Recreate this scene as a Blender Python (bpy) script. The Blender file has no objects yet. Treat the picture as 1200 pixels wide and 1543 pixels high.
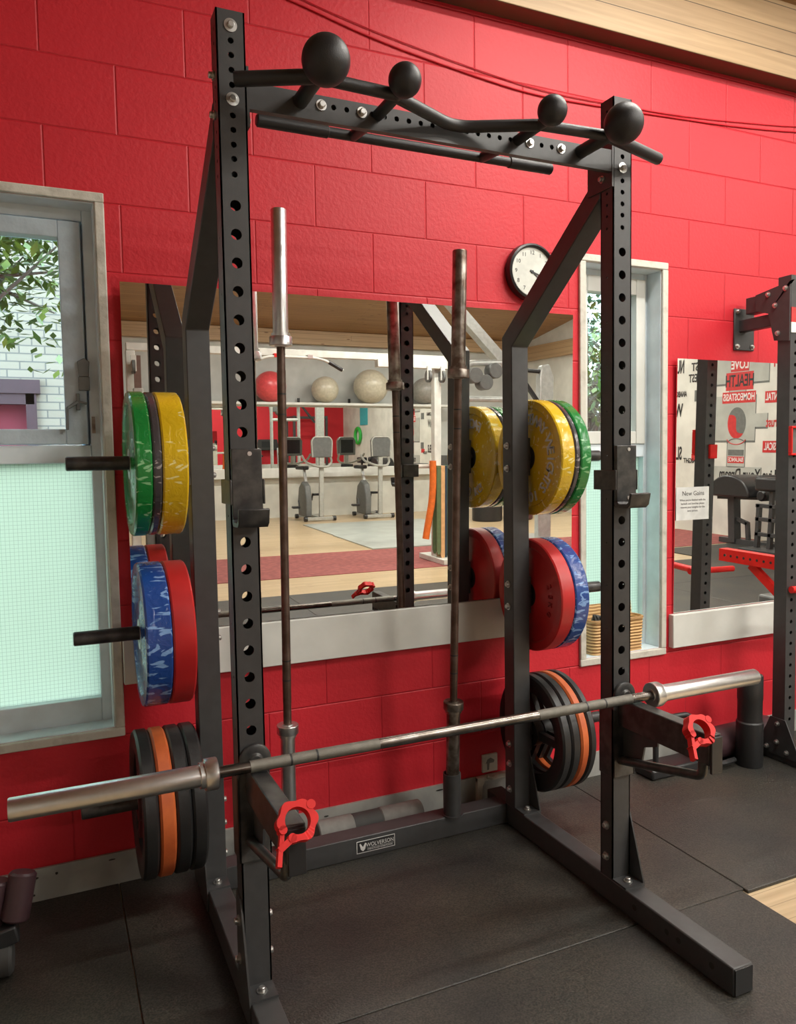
import bpy, bmesh, math, random
from mathutils import Matrix, Vector
random.seed(7)
R = math.radians
PI = math.pi
scn = bpy.context.scene
COL = scn.collection

# ------------------------------------------------------------------ camera
F_PX = 1166.84
cam_d = bpy.data.cameras.new('camera')
cam = bpy.data.objects.new('camera', cam_d)
COL.objects.link(cam)
right = Vector((0.911047, -0.410720, -0.016957))
up = Vector((0.041842, 0.051565, 0.997793))
fwd = Vector((0.409484, 0.909971, -0.065254))
fwd.normalize()
right = (right - fwd * right.dot(fwd)).normalized()
up = right.cross(fwd)
cam.matrix_world = Matrix(((right.x, up.x, -fwd.x, -0.3993), (right.y, up.y, -fwd.y, -1.8762),
                           (right.z, up.z, -fwd.z, 1.4033), (0, 0, 0, 1)))
cam_d.sensor_fit = 'VERTICAL'
cam_d.sensor_height = 24.0
cam_d.lens = F_PX * 24.0 / 1543.0
cam_d.clip_start = 0.02
scn.camera = cam

# ------------------------------------------------------------------ view, sky, sun, lamps
scn.view_settings.view_transform = 'Standard'
scn.view_settings.look = 'None'
scn.view_settings.gamma = 1.0
scn.view_settings.use_curve_mapping = False
scn.view_settings.exposure = 0.0
scn.cycles.max_bounces = 10
scn.cycles.diffuse_bounces = 4
scn.cycles.glossy_bounces = 6
scn.cycles.transparent_max_bounces = 12

world = bpy.data.worlds.new('sky')
scn.world = world
world.use_nodes = True
bg = world.node_tree.nodes['Background']
bg.inputs[0].default_value = (0.66, 0.86, 1.0, 1)
bg.inputs[1].default_value = 13.0

def area(name, loc, size_x, size_y, power, rot=(0, 0, 0), color=(1, 1, 1), portal=False):
    l = bpy.data.lights.new(name, 'AREA')
    l.shape = 'RECTANGLE'
    l.size, l.size_y, l.energy, l.color = size_x, size_y, power, color
    if portal:
        l.cycles.is_portal = True
    o = bpy.data.objects.new(name, l)
    COL.objects.link(o)
    o.location, o.rotation_euler = loc, rot
    return o

WARM = (1.0, 0.96, 0.88)
LAMPS = [(2.05, -0.15, 3.62, 1.5, 54), (4.6, -0.9, 3.78, 1.5, 60), (2.7, -2.6, 4.06, 1.5, 100),
         (3.6, -3.6, 4.2, 1.5, 125), (6.8, -3.6, 4.2, 1.5, 120),
         (2.6, -7.6, 4.1, 1.5, 140), (5.6, -7.6, 4.1, 1.5, 140), (8.0, -7.6, 4.1, 1.5, 110)]
for lx, ly, lz, ll, lp in LAMPS:
    area('fluorescent_light', (lx, ly, lz - 0.06), ll, 0.12, lp, color=WARM)
area('window_portal', (-0.75, 1.0, 1.39), 1.1, 1.75, 1, rot=(-PI / 2, 0, 0), portal=True)
area('window_portal', (1.94, 1.0, 1.39), 0.46, 1.75, 1, rot=(-PI / 2, 0, 0), portal=True)

# ------------------------------------------------------------------ materials
def new_mat(name):
    m = bpy.data.materials.new(name)
    m.use_nodes = True
    nt = m.node_tree
    return m, nt, nt.nodes['Principled BSDF']

def node(nt, t, **kw):
    n = nt.nodes.new(t)
    for k, v in kw.items():
        setattr(n, k, v)
    return n

def rgba(c):
    return (c[0], c[1], c[2], 1)

def mat(name, col, rough=0.5, metal=0.0, col2=None, scale=20.0, bump=0.0, bscale=60.0, coat=0.0, spec=0.5, detail=4.0,
        lo=0.4, hi=0.65):
    m, nt, b = new_mat(name)
    b.inputs['Roughness'].default_value = rough
    b.inputs['Metallic'].default_value = metal
    b.inputs['Specular IOR Level'].default_value = spec
    b.inputs['Coat Weight'].default_value = coat
    tc = node(nt, 'ShaderNodeTexCoord')
    c2 = col2 if col2 else tuple(v * 0.85 for v in col)
    n = node(nt, 'ShaderNodeTexNoise')
    n.inputs['Scale'].default_value = scale
    n.inputs['Detail'].default_value = detail
    r = node(nt, 'ShaderNodeValToRGB')
    r.color_ramp.elements[0].position = lo
    r.color_ramp.elements[1].position = hi
    r.color_ramp.elements[0].color = rgba(c2)
    r.color_ramp.elements[1].color = rgba(col)
    nt.links.new(tc.outputs['Object'], n.inputs['Vector'])
    nt.links.new(n.outputs['Fac'], r.inputs['Fac'])
    nt.links.new(r.outputs['Color'], b.inputs['Base Color'])
    if bump:
        n2 = node(nt, 'ShaderNodeTexNoise')
        n2.inputs['Scale'].default_value = bscale
        n2.inputs['Detail'].default_value = 3
        bp = node(nt, 'ShaderNodeBump')
        bp.inputs['Strength'].default_value = bump
        bp.inputs['Distance'].default_value = 0.01
        nt.links.new(tc.outputs['Object'], n2.inputs['Vector'])
        nt.links.new(n2.outputs['Fac'], bp.inputs['Height'])
        nt.links.new(bp.outputs['Normal'], b.inputs['Normal'])
    return m

def mat_blockwall(name, col):
    m, nt, b = new_mat(name)
    b.inputs['Roughness'].default_value = 0.5
    b.inputs['Specular IOR Level'].default_value = 0.35
    tc = node(nt, 'ShaderNodeTexCoord')
    sp = node(nt, 'ShaderNodeSeparateXYZ')
    cb = node(nt, 'ShaderNodeCombineXYZ')
    ax = node(nt, 'ShaderNodeMath', operation='ADD')
    ax.inputs[1].default_value = 0.150
    az = node(nt, 'ShaderNodeMath', operation='ADD')
    az.inputs[1].default_value = -0.058
    nt.links.new(tc.outputs['Object'], sp.inputs[0])
    nt.links.new(sp.outputs['X'], ax.inputs[0])
    nt.links.new(sp.outputs['Z'], az.inputs[0])
    nt.links.new(ax.outputs[0], cb.inputs['X'])
    nt.links.new(az.outputs[0], cb.inputs['Y'])
    br = node(nt, 'ShaderNodeTexBrick')
    br.inputs['Scale'].default_value = 1.0
    br.inputs['Mortar Size'].default_value = 0.0045
    br.inputs['Mortar Smooth'].default_value = 1.0
    br.inputs['Brick Width'].default_value = 0.445
    br.inputs['Row Height'].default_value = 0.2195
    br.inputs['Color1'].default_value = (1, 1, 1, 1)
    br.inputs['Color2'].default_value = (0.96, 0.96, 0.96, 1)
    br.inputs['Mortar'].default_value = (0.85, 0.83, 0.83, 1)
    nt.links.new(cb.outputs[0], br.inputs['Vector'])
    n = node(nt, 'ShaderNodeTexNoise')
    n.inputs['Scale'].default_value = 5.0
    n.inputs['Detail'].default_value = 6
    r = node(nt, 'ShaderNodeValToRGB')
    r.color_ramp.elements[0].position = 0.3
    r.color_ramp.elements[1].position = 0.7
    r.color_ramp.elements[0].color = rgba(tuple(v * 0.93 for v in col))
    r.color_ramp.elements[1].color = rgba(col)
    nt.links.new(tc.outputs['Object'], n.inputs['Vector'])
    nt.links.new(n.outputs['Fac'], r.inputs['Fac'])
    mx = node(nt, 'ShaderNodeMix', data_type='RGBA', blend_type='MULTIPLY')
    mx.inputs[0].default_value = 1.0
    nt.links.new(r.outputs['Color'], mx.inputs[6])
    nt.links.new(br.outputs['Color'], mx.inputs[7])
    nt.links.new(mx.outputs[2], b.inputs['Base Color'])
    n2 = node(nt, 'ShaderNodeTexNoise')
    n2.inputs['Scale'].default_value = 75.0
    n2.inputs['Detail'].default_value = 5
    nt.links.new(tc.outputs['Object'], n2.inputs['Vector'])
    b1 = node(nt, 'ShaderNodeBump')
    b1.inputs['Strength'].default_value = 0.3
    b1.inputs['Distance'].default_value = 0.005
    nt.links.new(n2.outputs['Fac'], b1.inputs['Height'])
    b2 = node(nt, 'ShaderNodeBump', invert=True)
    b2.inputs['Strength'].default_value = 0.45
    b2.inputs['Distance'].default_value = 0.006
    nt.links.new(br.outputs['Fac'], b2.inputs['Height'])
    nt.links.new(b1.outputs['Normal'], b2.inputs['Normal'])
    nt.links.new(b2.outputs['Normal'], b.inputs['Normal'])
    return m

def mat_planks(name, cols, plank_w, plank_l, axes='XY', rough=0.5, gap=0.002, gapcol=0.35, grain=1.0, knots=True, zoff=0.0):
    """boards running along the first axis"""
    m, nt, b = new_mat(name)
    b.inputs['Roughness'].default_value = rough
    tc = node(nt, 'ShaderNodeTexCoord')
    sp = node(nt, 'ShaderNodeSeparateXYZ')
    cb = node(nt, 'ShaderNodeCombineXYZ')
    nt.links.new(tc.outputs['Object'], sp.inputs[0])
    ad = node(nt, 'ShaderNodeMath', operation='ADD')
    ad.inputs[1].default_value = zoff
    nt.links.new(sp.outputs[axes[0]], cb.inputs['X'])
    nt.links.new(sp.outputs[axes[1]], ad.inputs[0])
    nt.links.new(ad.outputs[0], cb.inputs['Y'])
    br = node(nt, 'ShaderNodeTexBrick')
    br.offset = 0.37
    br.inputs['Scale'].default_value = 1.0
    br.inputs['Mortar Size'].default_value = gap
    br.inputs['Brick Width'].default_value = plank_l
    br.inputs['Row Height'].default_value = plank_w
    br.inputs['Color1'].default_value = rgba(cols[0])
    br.inputs['Color2'].default_value = rgba(cols[1])
    br.inputs['Mortar'].default_value = rgba(tuple(v * gapcol for v in cols[0]))
    nt.links.new(cb.outputs[0], br.inputs['Vector'])
    mp = node(nt, 'ShaderNodeMapping')
    mp.inputs['Scale'].default_value = (1.5, 45.0, 1)
    nt.links.new(cb.outputs[0], mp.inputs['Vector'])
    n = node(nt, 'ShaderNodeTexNoise')
    n.inputs['Scale'].default_value = 1.0
    n.inputs['Detail'].default_value = 5
    n.inputs['Distortion'].default_value = 0.6
    nt.links.new(mp.outputs[0], n.inputs['Vector'])
    r = node(nt, 'ShaderNodeValToRGB')
    r.color_ramp.elements[0].position = 0.3
    r.color_ramp.elements[1].position = 0.7
    g = 1 - 0.25 * grain
    r.color_ramp.elements[0].color = (g, g * 0.97, g * 0.92, 1)
    r.color_ramp.elements[1].color = (1, 1, 1, 1)
    nt.links.new(n.outputs['Fac'], r.inputs['Fac'])
    mx = node(nt, 'ShaderNodeMix', data_type='RGBA', blend_type='MULTIPLY')
    mx.inputs[0].default_value = 1.0
    nt.links.new(br.outputs['Color'], mx.inputs[6])
    nt.links.new(r.outputs['Color'], mx.inputs[7])
    out = mx.outputs[2]
    if knots:
        mp2 = node(nt, 'ShaderNodeMapping')
        mp2.inputs['Scale'].default_value = (2.2, 9.0, 1)
        nt.links.new(cb.outputs[0], mp2.inputs['Vector'])
        v = node(nt, 'ShaderNodeTexVoronoi')
        v.inputs['Scale'].default_value = 1.0
        nt.links.new(mp2.outputs[0], v.inputs['Vector'])
        r2 = node(nt, 'ShaderNodeValToRGB')
        r2.color_ramp.elements[0].position = 0.05
        r2.color_ramp.elements[1].position = 0.12
        r2.color_ramp.elements[0].color = (0.35, 0.22, 0.14, 1)
        r2.color_ramp.elements[1].color = (1, 1, 1, 1)
        nt.links.new(v.outputs['Distance'], r2.inputs['Fac'])
        mx2 = node(nt, 'ShaderNodeMix', data_type='RGBA', blend_type='MULTIPLY')
        mx2.inputs[0].default_value = 1.0
        nt.links.new(out, mx2.inputs[6])
        nt.links.new(r2.outputs['Color'], mx2.inputs[7])
        out = mx2.outputs[2]
    nt.links.new(out, b.inputs['Base Color'])
    return m

def mat_wrap_highlights(name, col, highlight, amount=0.62, rough=0.22, bump=0.25, stretch=(7, 19, 19)):
    """shiny plastic wrapped plate with pale crinkle highlights of the wrap painted into the colour"""
    m, nt, b = new_mat(name)
    b.inputs['Roughness'].default_value = rough
    b.inputs['Coat Weight'].default_value = 0.4
    b.inputs['Coat Roughness'].default_value = 0.12
    tc = node(nt, 'ShaderNodeTexCoord')
    mp = node(nt, 'ShaderNodeMapping')
    mp.inputs['Scale'].default_value = stretch
    nt.links.new(tc.outputs['Object'], mp.inputs['Vector'])
    n = node(nt, 'ShaderNodeTexNoise')
    n.inputs['Scale'].default_value = 1.6
    n.inputs['Detail'].default_value = 2.5
    n.inputs['Distortion'].default_value = 1.6
    nt.links.new(mp.outputs[0], n.inputs['Vector'])
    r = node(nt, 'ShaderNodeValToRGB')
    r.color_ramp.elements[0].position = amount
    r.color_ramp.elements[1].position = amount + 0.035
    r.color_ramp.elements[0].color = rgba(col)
    r.color_ramp.elements[1].color = rgba(highlight)  # pale streaks painted in as highlights on the crinkled wrap
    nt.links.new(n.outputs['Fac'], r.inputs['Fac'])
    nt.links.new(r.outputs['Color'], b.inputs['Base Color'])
    n2 = node(nt, 'ShaderNodeTexNoise')
    n2.inputs['Scale'].default_value = 26
    n2.inputs['Detail'].default_value = 2
    n2.inputs['Distortion'].default_value = 2.0
    nt.links.new(tc.outputs['Object'], n2.inputs['Vector'])
    bp = node(nt, 'ShaderNodeBump')
    bp.inputs['Strength'].default_value = bump
    bp.inputs['Distance'].default_value = 0.012
    nt.links.new(n2.outputs['Fac'], bp.inputs['Height'])
    nt.links.new(bp.outputs['Normal'], b.inputs['Normal'])
    return m

def mat_glass(name, wire=None):
    """thin clear pane: mostly see-through with a Fresnel reflection; optional embedded wire grid"""
    m = bpy.data.materials.new(name)
    m.use_nodes = True
    nt = m.node_tree
    nt.nodes.clear()
    out = node(nt, 'ShaderNodeOutputMaterial')
    tr = node(nt, 'ShaderNodeBsdfTransparent')
    tr.inputs[0].default_value = (0.95, 0.97, 0.96, 1)
    gl = node(nt, 'ShaderNodeBsdfGlossy')
    gl.inputs['Roughness'].default_value = 0.02
    fr = node(nt, 'ShaderNodeFresnel')
    fr.inputs[0].default_value = 1.45
    mx = node(nt, 'ShaderNodeMixShader')
    nt.links.new(fr.outputs[0], mx.inputs[0])
    nt.links.new(tr.outputs[0], mx.inputs[1])
    nt.links.new(gl.outputs[0], mx.inputs[2])
    nt.links.new(mx.outputs[0], out.inputs[0])
    return m

def mat_wired_frosted(name, col, spacing=0.0127):
    """obscured glass with a fine wire grid cast in it"""
    m = bpy.data.materials.new(name)
    m.use_nodes = True
    nt = m.node_tree
    nt.nodes.clear()
    out = node(nt, 'ShaderNodeOutputMaterial')
    tc = node(nt, 'ShaderNodeTexCoord')
    sp = node(nt, 'ShaderNodeSeparateXYZ')
    nt.links.new(tc.outputs['Object'], sp.inputs[0])
    vals = []
    for a in ('X', 'Z'):
        d = node(nt, 'ShaderNodeMath', operation='DIVIDE')
        d.inputs[1].default_value = spacing
        nt.links.new(sp.outputs[a], d.inputs[0])
        f = node(nt, 'ShaderNodeMath', operation='FRACT')
        nt.links.new(d.outputs[0], f.inputs[0])
        l = node(nt, 'ShaderNodeMath', operation='LESS_THAN')
        l.inputs[1].default_value = 0.085
        nt.links.new(f.outputs[0], l.inputs[0])
        vals.append(l)
    mxm = node(nt, 'ShaderNodeMath', operation='MAXIMUM')
    nt.links.new(vals[0].outputs[0], mxm.inputs[0])
    nt.links.new(vals[1].outputs[0], mxm.inputs[1])
    cm = node(nt, 'ShaderNodeMix', data_type='RGBA')
    cm.inputs[6].default_value = rgba(col)
    cm.inputs[7].default_value = rgba(tuple(v * 0.62 for v in col))
    nt.links.new(mxm.outputs[0], cm.inputs[0])
    tl = node(nt, 'ShaderNodeBsdfTranslucent')
    nt.links.new(cm.outputs[2], tl.inputs[0])
    gl = node(nt, 'ShaderNodeBsdfGlossy')
    gl.inputs['Roughness'].default_value = 0.3
    ms = node(nt, 'ShaderNodeMixShader')
    ms.inputs[0].default_value = 0.05
    nt.links.new(tl.outputs[0], ms.inputs[1])
    nt.links.new(gl.outputs[0], ms.inputs[2])
    nt.links.new(ms.outputs[0], out.inputs[0])
    return m

def mat_emit(name, col, s):
    m = bpy.data.materials.new(name)
    m.use_nodes = True
    nt = m.node_tree
    b = nt.nodes['Principled BSDF']
    b.inputs['Base Color'].default_value = rgba(col)
    b.inputs['Emission Color'].default_value = rgba(col)
    b.inputs['Emission Strength'].default_value = s
    return m

M = {}
M['red_wall'] = mat_blockwall('red_block_paint', (0.60, 0.021, 0.034))
M['red_paint'] = mat('red_cable_paint', (0.60, 0.012, 0.027), 0.45)
M['white_wall'] = mat('white_wall_paint', (0.66, 0.66, 0.60), 0.6, scale=3)
M['grey_wall'] = mat('grey_wall_paint', (0.50, 0.52, 0.50), 0.6, scale=3)
M['white_board'] = mat('white_gloss_board', (0.70, 0.71, 0.67), 0.4, col2=(0.62, 0.63, 0.59), scale=6)
M['old_white'] = mat('chipped_white_paint', (0.60, 0.58, 0.51), 0.5, col2=(0.42, 0.40, 0.34), scale=14, bump=0.2, lo=0.3, hi=0.5)
M['blue_white'] = mat('pale_window_paint', (0.76, 0.86, 0.92), 0.35, scale=8)
M['frame_grey'] = mat('grey_window_paint', (0.56, 0.67, 0.75), 0.45, col2=(0.46, 0.55, 0.62), scale=10, bump=0.15)
M['skirting'] = mat('skirting_paint', (0.40, 0.40, 0.37), 0.45, col2=(0.30, 0.30, 0.28), scale=9)
M['chip'] = mat('bare_dark_chip', (0.03, 0.028, 0.025), 0.8)
M['black'] = mat('black_powder_coat', (0.050, 0.050, 0.051), 0.42, col2=(0.043, 0.043, 0.044), scale=30, bump=0.04, bscale=400)
M['black_worn'] = mat('worn_black_steel', (0.075, 0.073, 0.068), 0.33, col2=(0.032, 0.032, 0.033), scale=28, metal=0.2)
M['black_plastic'] = mat('black_plastic', (0.022, 0.022, 0.023), 0.38)
M['black_grip'] = mat('black_texture_coat', (0.017, 0.017, 0.018), 0.45, bump=0.12, bscale=500)
M['rubber'] = mat('black_rubber', (0.014, 0.014, 0.015), 0.4, col2=(0.02, 0.02, 0.02), scale=15, bump=0.08, bscale=80)
M['iron_red'] = mat('dull_maroon_iron', (0.09, 0.02, 0.022), 0.4)
M['steel'] = mat('brushed_steel', (0.72, 0.73, 0.73), 0.32, metal=1.0, col2=(0.66, 0.67, 0.67), scale=40)
M['zinc'] = mat('zinc_bolt', (0.62, 0.62, 0.60), 0.33, metal=0.9)
M['dull_steel'] = mat('dark_bar_steel', (0.20, 0.185, 0.17), 0.27, metal=1.0, col2=(0.13, 0.115, 0.10), scale=35)
M['knurl'] = mat('knurled_steel', (0.23, 0.22, 0.19), 0.55, metal=0.8, bump=0.3, bscale=900, scale=60)
M['old_handle'] = mat('grey_painted_metal', (0.20, 0.21, 0.21), 0.45, metal=0.3)
M['rusty'] = mat('tarnished_steel', (0.36, 0.33, 0.29), 0.35, metal=0.95, col2=(0.13, 0.09, 0.07), scale=24)
M['brown_steel'] = mat('brown_tarnished_shaft', (0.17, 0.12, 0.10), 0.45, metal=0.8, col2=(0.10, 0.065, 0.05), scale=18)
M['red_plastic'] = mat('red_plastic', (0.72, 0.014, 0.012), 0.5, spec=0.3)
M['green_plate'] = mat_wrap_highlights('green_plate_wrap', (0.008, 0.20, 0.035), (0.22, 0.50, 0.24), 0.60)
M['yellow_plate'] = mat_wrap_highlights('yellow_plate_wrap', (0.66, 0.43, 0.012), (0.82, 0.70, 0.28), 0.615)
M['grey_plate'] = mat_wrap_highlights('charcoal_plate_wrap', (0.055, 0.050, 0.055), (0.32, 0.30, 0.30), 0.63)
M['blue_plate'] = mat_wrap_highlights('blue_plate_wrap', (0.014, 0.060, 0.27), (0.20, 0.36, 0.66), 0.565)
M['red_plate'] = mat('red_bumper_rubber', (0.52, 0.020, 0.020), 0.33, col2=(0.42, 0.015, 0.016), scale=8)
M['orange_plate'] = mat('orange_painted_iron', (0.62, 0.14, 0.035), 0.5, col2=(0.50, 0.10, 0.025), scale=16)
M['white_letter'] = mat('white_lettering', (0.72, 0.72, 0.70), 0.4)
M['black_letter'] = mat('black_lettering', (0.02, 0.02, 0.02), 0.5)
M['red_letter'] = mat('red_lettering', (0.55, 0.03, 0.03), 0.5)
M['pale_red'] = mat('dark_red_raised', (0.34, 0.013, 0.014), 0.4)
M['clock_face'] = mat('clock_face', (0.66, 0.68, 0.62), 0.35)
M['wicker'] = None
M['mat_rubber'] = None
M['white_steel'] = mat('white_machine_paint', (0.72, 0.73, 0.68), 0.35, scale=10)
M['silver_paint'] = mat('silver_machine_paint', (0.52, 0.54, 0.52), 0.3, metal=0.4)
M['grey_plastic'] = mat('grey_plastic', (0.13, 0.135, 0.13), 0.45)
M['pale_plastic'] = mat('pale_grey_plastic', (0.40, 0.40, 0.36), 0.4)
M['cream_ball'] = mat('cream_vinyl', (0.55, 0.51, 0.40), 0.3)
M['red_ball'] = mat('red_vinyl', (0.72, 0.09, 0.10), 0.3)
M['grey_ball'] = mat('grey_vinyl', (0.30, 0.29, 0.26), 0.35)
M['orange_band'] = mat('orange_latex', (0.75, 0.16, 0.02), 0.55, bump=0.5, bscale=60)
M['peach_band'] = mat('peach_latex', (0.72, 0.42, 0.20), 0.5)
M['green_band'] = mat('green_latex', (0.22, 0.50, 0.25), 0.5)
M['olive_band'] = mat('olive_latex', (0.12, 0.17, 0.08), 0.5)
M['navy_band'] = mat('navy_latex', (0.03, 0.06, 0.09), 0.5)
M['red_carpet'] = mat('dusty_red_carpet', (0.30, 0.085, 0.075), 0.95, col2=(0.22, 0.06, 0.055), scale=14, bump=0.3, bscale=120)
M['grey_mat'] = mat('pale_grey_vinyl_mat', (0.42, 0.45, 0.42), 0.35, scale=3)
M['paper'] = mat('white_paper', (0.70, 0.72, 0.70), 0.6)
M['wall_grey_art'] = mat('pale_grey_mural_paint', (0.42, 0.44, 0.40), 0.6, scale=4)
M['wall_shadow_art'] = mat('mid_grey_mural_line', (0.14, 0.15, 0.14), 0.6)
M['green_art'] = mat('green_mural_paint', (0.10, 0.42, 0.02), 0.55)
M['maroon_pad'] = mat('dark_maroon_vinyl', (0.060, 0.028, 0.034), 0.45)
M['grey_foam'] = mat('grey_foam', (0.20, 0.195, 0.18), 0.7, scale=40)
M['dark_foam'] = mat('dark_foam', (0.05, 0.05, 0.048), 0.7)
M['strap_brown'] = mat('brown_strap', (0.16, 0.09, 0.07), 0.7)
M['leaf'] = mat('leaf_green', (0.115, 0.17, 0.02), 0.45, col2=(0.05, 0.095, 0.016), scale=4)
M['leaf2'] = mat('leaf_blue_green', (0.04, 0.12, 0.06), 0.45, col2=(0.02, 0.065, 0.03), scale=4)
M['bark'] = mat('bark', (0.09, 0.08, 0.065), 0.9, bump=0.5, bscale=40)
M['grass'] = mat('grass', (0.045, 0.085, 0.02), 0.9, scale=6)
M['house_trim'] = mat('dark_plum_paint', (0.028, 0.011, 0.016), 0.5)
M['curtain'] = mat('red_curtain', (0.16, 0.015, 0.03), 0.8, scale=3)
M['glass'] = mat_glass('clear_glass')
M['frost'] = mat_wired_frosted('wired_obscure_glass', (0.50, 0.525, 0.445))
M['lamp_body'] = mat('white_lamp_body', (0.7, 0.7, 0.68), 0.4)
M['tube'] = mat_emit('lamp_tube_glow', (1.0, 0.95, 0.86), 6.0)
M['screen'] = mat('dark_screen', (0.015, 0.017, 0.02), 0.15)
M['wood_floor'] = mat_planks('pale_wood_floor', ((0.52, 0.39, 0.235), (0.60, 0.46, 0.29)), 0.07, 0.9, 'XY', 0.32, 0.0012, 0.55)
M['ceiling_wood'] = mat_planks('brown_ceiling_boards', ((0.32, 0.17, 0.07), (0.40, 0.225, 0.095)), 0.095, 3.0, 'XY', 0.5, 0.002, 0.4)
M['beam_wood'] = mat_planks('pine_beam', ((0.43, 0.295, 0.165), (0.47, 0.325, 0.18)), 0.1035, 8.0, 'XZ', 0.5, 0.002, 0.25, zoff=-3.146 + 0.1035 * 31)
M['pale_brick'] = None

def mat_brick(name):
    m, nt, b = new_mat(name)
    b.inputs['Roughness'].default_value = 0.85
    tc = node(nt, 'ShaderNodeTexCoord')
    sp = node(nt, 'ShaderNodeSeparateXYZ')
    cb = node(nt, 'ShaderNodeCombineXYZ')
    nt.links.new(tc.outputs['Object'], sp.inputs[0])
    nt.links.new(sp.outputs['X'], cb.inputs['X'])
    nt.links.new(sp.outputs['Z'], cb.inputs['Y'])
    br = node(nt, 'ShaderNodeTexBrick')
    br.inputs['Scale'].default_value = 1.0
    br.inputs['Mortar Size'].default_value = 0.007
    br.inputs['Brick Width'].default_value = 0.24
    br.inputs['Row Height'].default_value = 0.082
    br.inputs['Color1'].default_value = (0.165, 0.148, 0.115, 1)
    br.inputs['Color2'].default_value = (0.19, 0.172, 0.135, 1)
    br.inputs['Mortar'].default_value = (0.08, 0.078, 0.07, 1)
    nt.links.new(cb.outputs[0], br.inputs['Vector'])
    nt.links.new(br.outputs['Color'], b.inputs['Base Color'])
    return m
M['pale_brick'] = mat_brick('pale_buff_brick')

def mat_rubber_floor(name):
    m, nt, b = new_mat(name)
    b.inputs['Roughness'].default_value = 0.5
    b.inputs['Specular IOR Level'].default_value = 0.5
    tc = node(nt, 'ShaderNodeTexCoord')
    n1 = node(nt, 'ShaderNodeTexNoise')
    n1.inputs['Scale'].default_value = 2.2
    n1.inputs['Detail'].default_value = 6
    n2 = node(nt, 'ShaderNodeTexNoise')
    n2.inputs['Scale'].default_value = 190.0
    n2.inputs['Detail'].default_value = 2
    r1 = node(nt, 'ShaderNodeValToRGB')
    r1.color_ramp.elements[0].position = 0.35
    r1.color_ramp.elements[1].position = 0.7
    r1.color_ramp.elements[0].color = (0.015, 0.016, 0.016, 1)
    r1.color_ramp.elements[1].color = (0.037, 0.034, 0.028, 1)
    r2 = node(nt, 'ShaderNodeValToRGB')
    r2.color_ramp.elements[0].position = 0.35
    r2.color_ramp.elements[1].position = 0.72
    r2.color_ramp.elements[0].color = (0.55, 0.55, 0.55, 1)
    r2.color_ramp.elements[1].color = (2.3, 2.15, 1.9, 1)
    mx = node(nt, 'ShaderNodeMix', data_type='RGBA', blend_type='MULTIPLY')
    mx.inputs[0].default_value = 1.0
    for n in (n1, n2):
        nt.links.new(tc.outputs['Object'], n.inputs['Vector'])
    nt.links.new(n1.outputs['Fac'], r1.inputs['Fac'])
    nt.links.new(n2.outputs['Fac'], r2.inputs['Fac'])
    nt.links.new(r1.outputs['Color'], mx.inputs[6])
    nt.links.new(r2.outputs['Color'], mx.inputs[7])
    nt.links.new(mx.outputs[2], b.inputs['Base Color'])
    bp = node(nt, 'ShaderNodeBump')
    bp.inputs['Strength'].default_value = 0.35
    bp.inputs['Distance'].default_value = 0.004
    nt.links.new(n2.outputs['Fac'], bp.inputs['Height'])
    nt.links.new(bp.outputs['Normal'], b.inputs['Normal'])
    return m
M['mat_rubber'] = mat_rubber_floor('speckled_rubber')

def mat_wicker(name):
    m, nt, b = new_mat(name)
    b.inputs['Roughness'].default_value = 0.6
    tc = node(nt, 'ShaderNodeTexCoord')
    w = node(nt, 'ShaderNodeTexWave', bands_direction='Z')
    w.inputs['Scale'].default_value = 22
    w.inputs['Distortion'].default_value = 1.5
    w.inputs['Detail'].default_value = 1
    r = node(nt, 'ShaderNodeValToRGB')
    r.color_ramp.elements[0].color = (0.30, 0.15, 0.05, 1)
    r.color_ramp.elements[1].color = (0.70, 0.46, 0.20, 1)
    nt.links.new(tc.outputs['Object'], w.inputs['Vector'])
    nt.links.new(w.outputs['Fac'], r.inputs['Fac'])
    nt.links.new(r.outputs['Color'], b.inputs['Base Color'])
    bp = node(nt, 'ShaderNodeBump')
    bp.inputs['Strength'].default_value = 0.8
    nt.links.new(w.outputs['Fac'], bp.inputs['Height'])
    nt.links.new(bp.outputs['Normal'], b.inputs['Normal'])
    return m
M['wicker'] = mat_wicker('woven_wicker')

mm_, nt_, b_ = new_mat('mirror_silver')
b_.inputs['Base Color'].default_value = (0.90, 0.92, 0.89, 1)
b_.inputs['Metallic'].default_value = 1.0
b_.inputs['Roughness'].default_value = 0.0
M['mirror'] = mm_

# ------------------------------------------------------------------ mesh builder
def basis(d):
    d = Vector(d).normalized()
    a = Vector((0, 0, 1)) if abs(d.z) < 0.9 else Vector((1, 0, 0))
    u = d.cross(a).normalized()
    v = d.cross(u).normalized()
    return d, u, v

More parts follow.
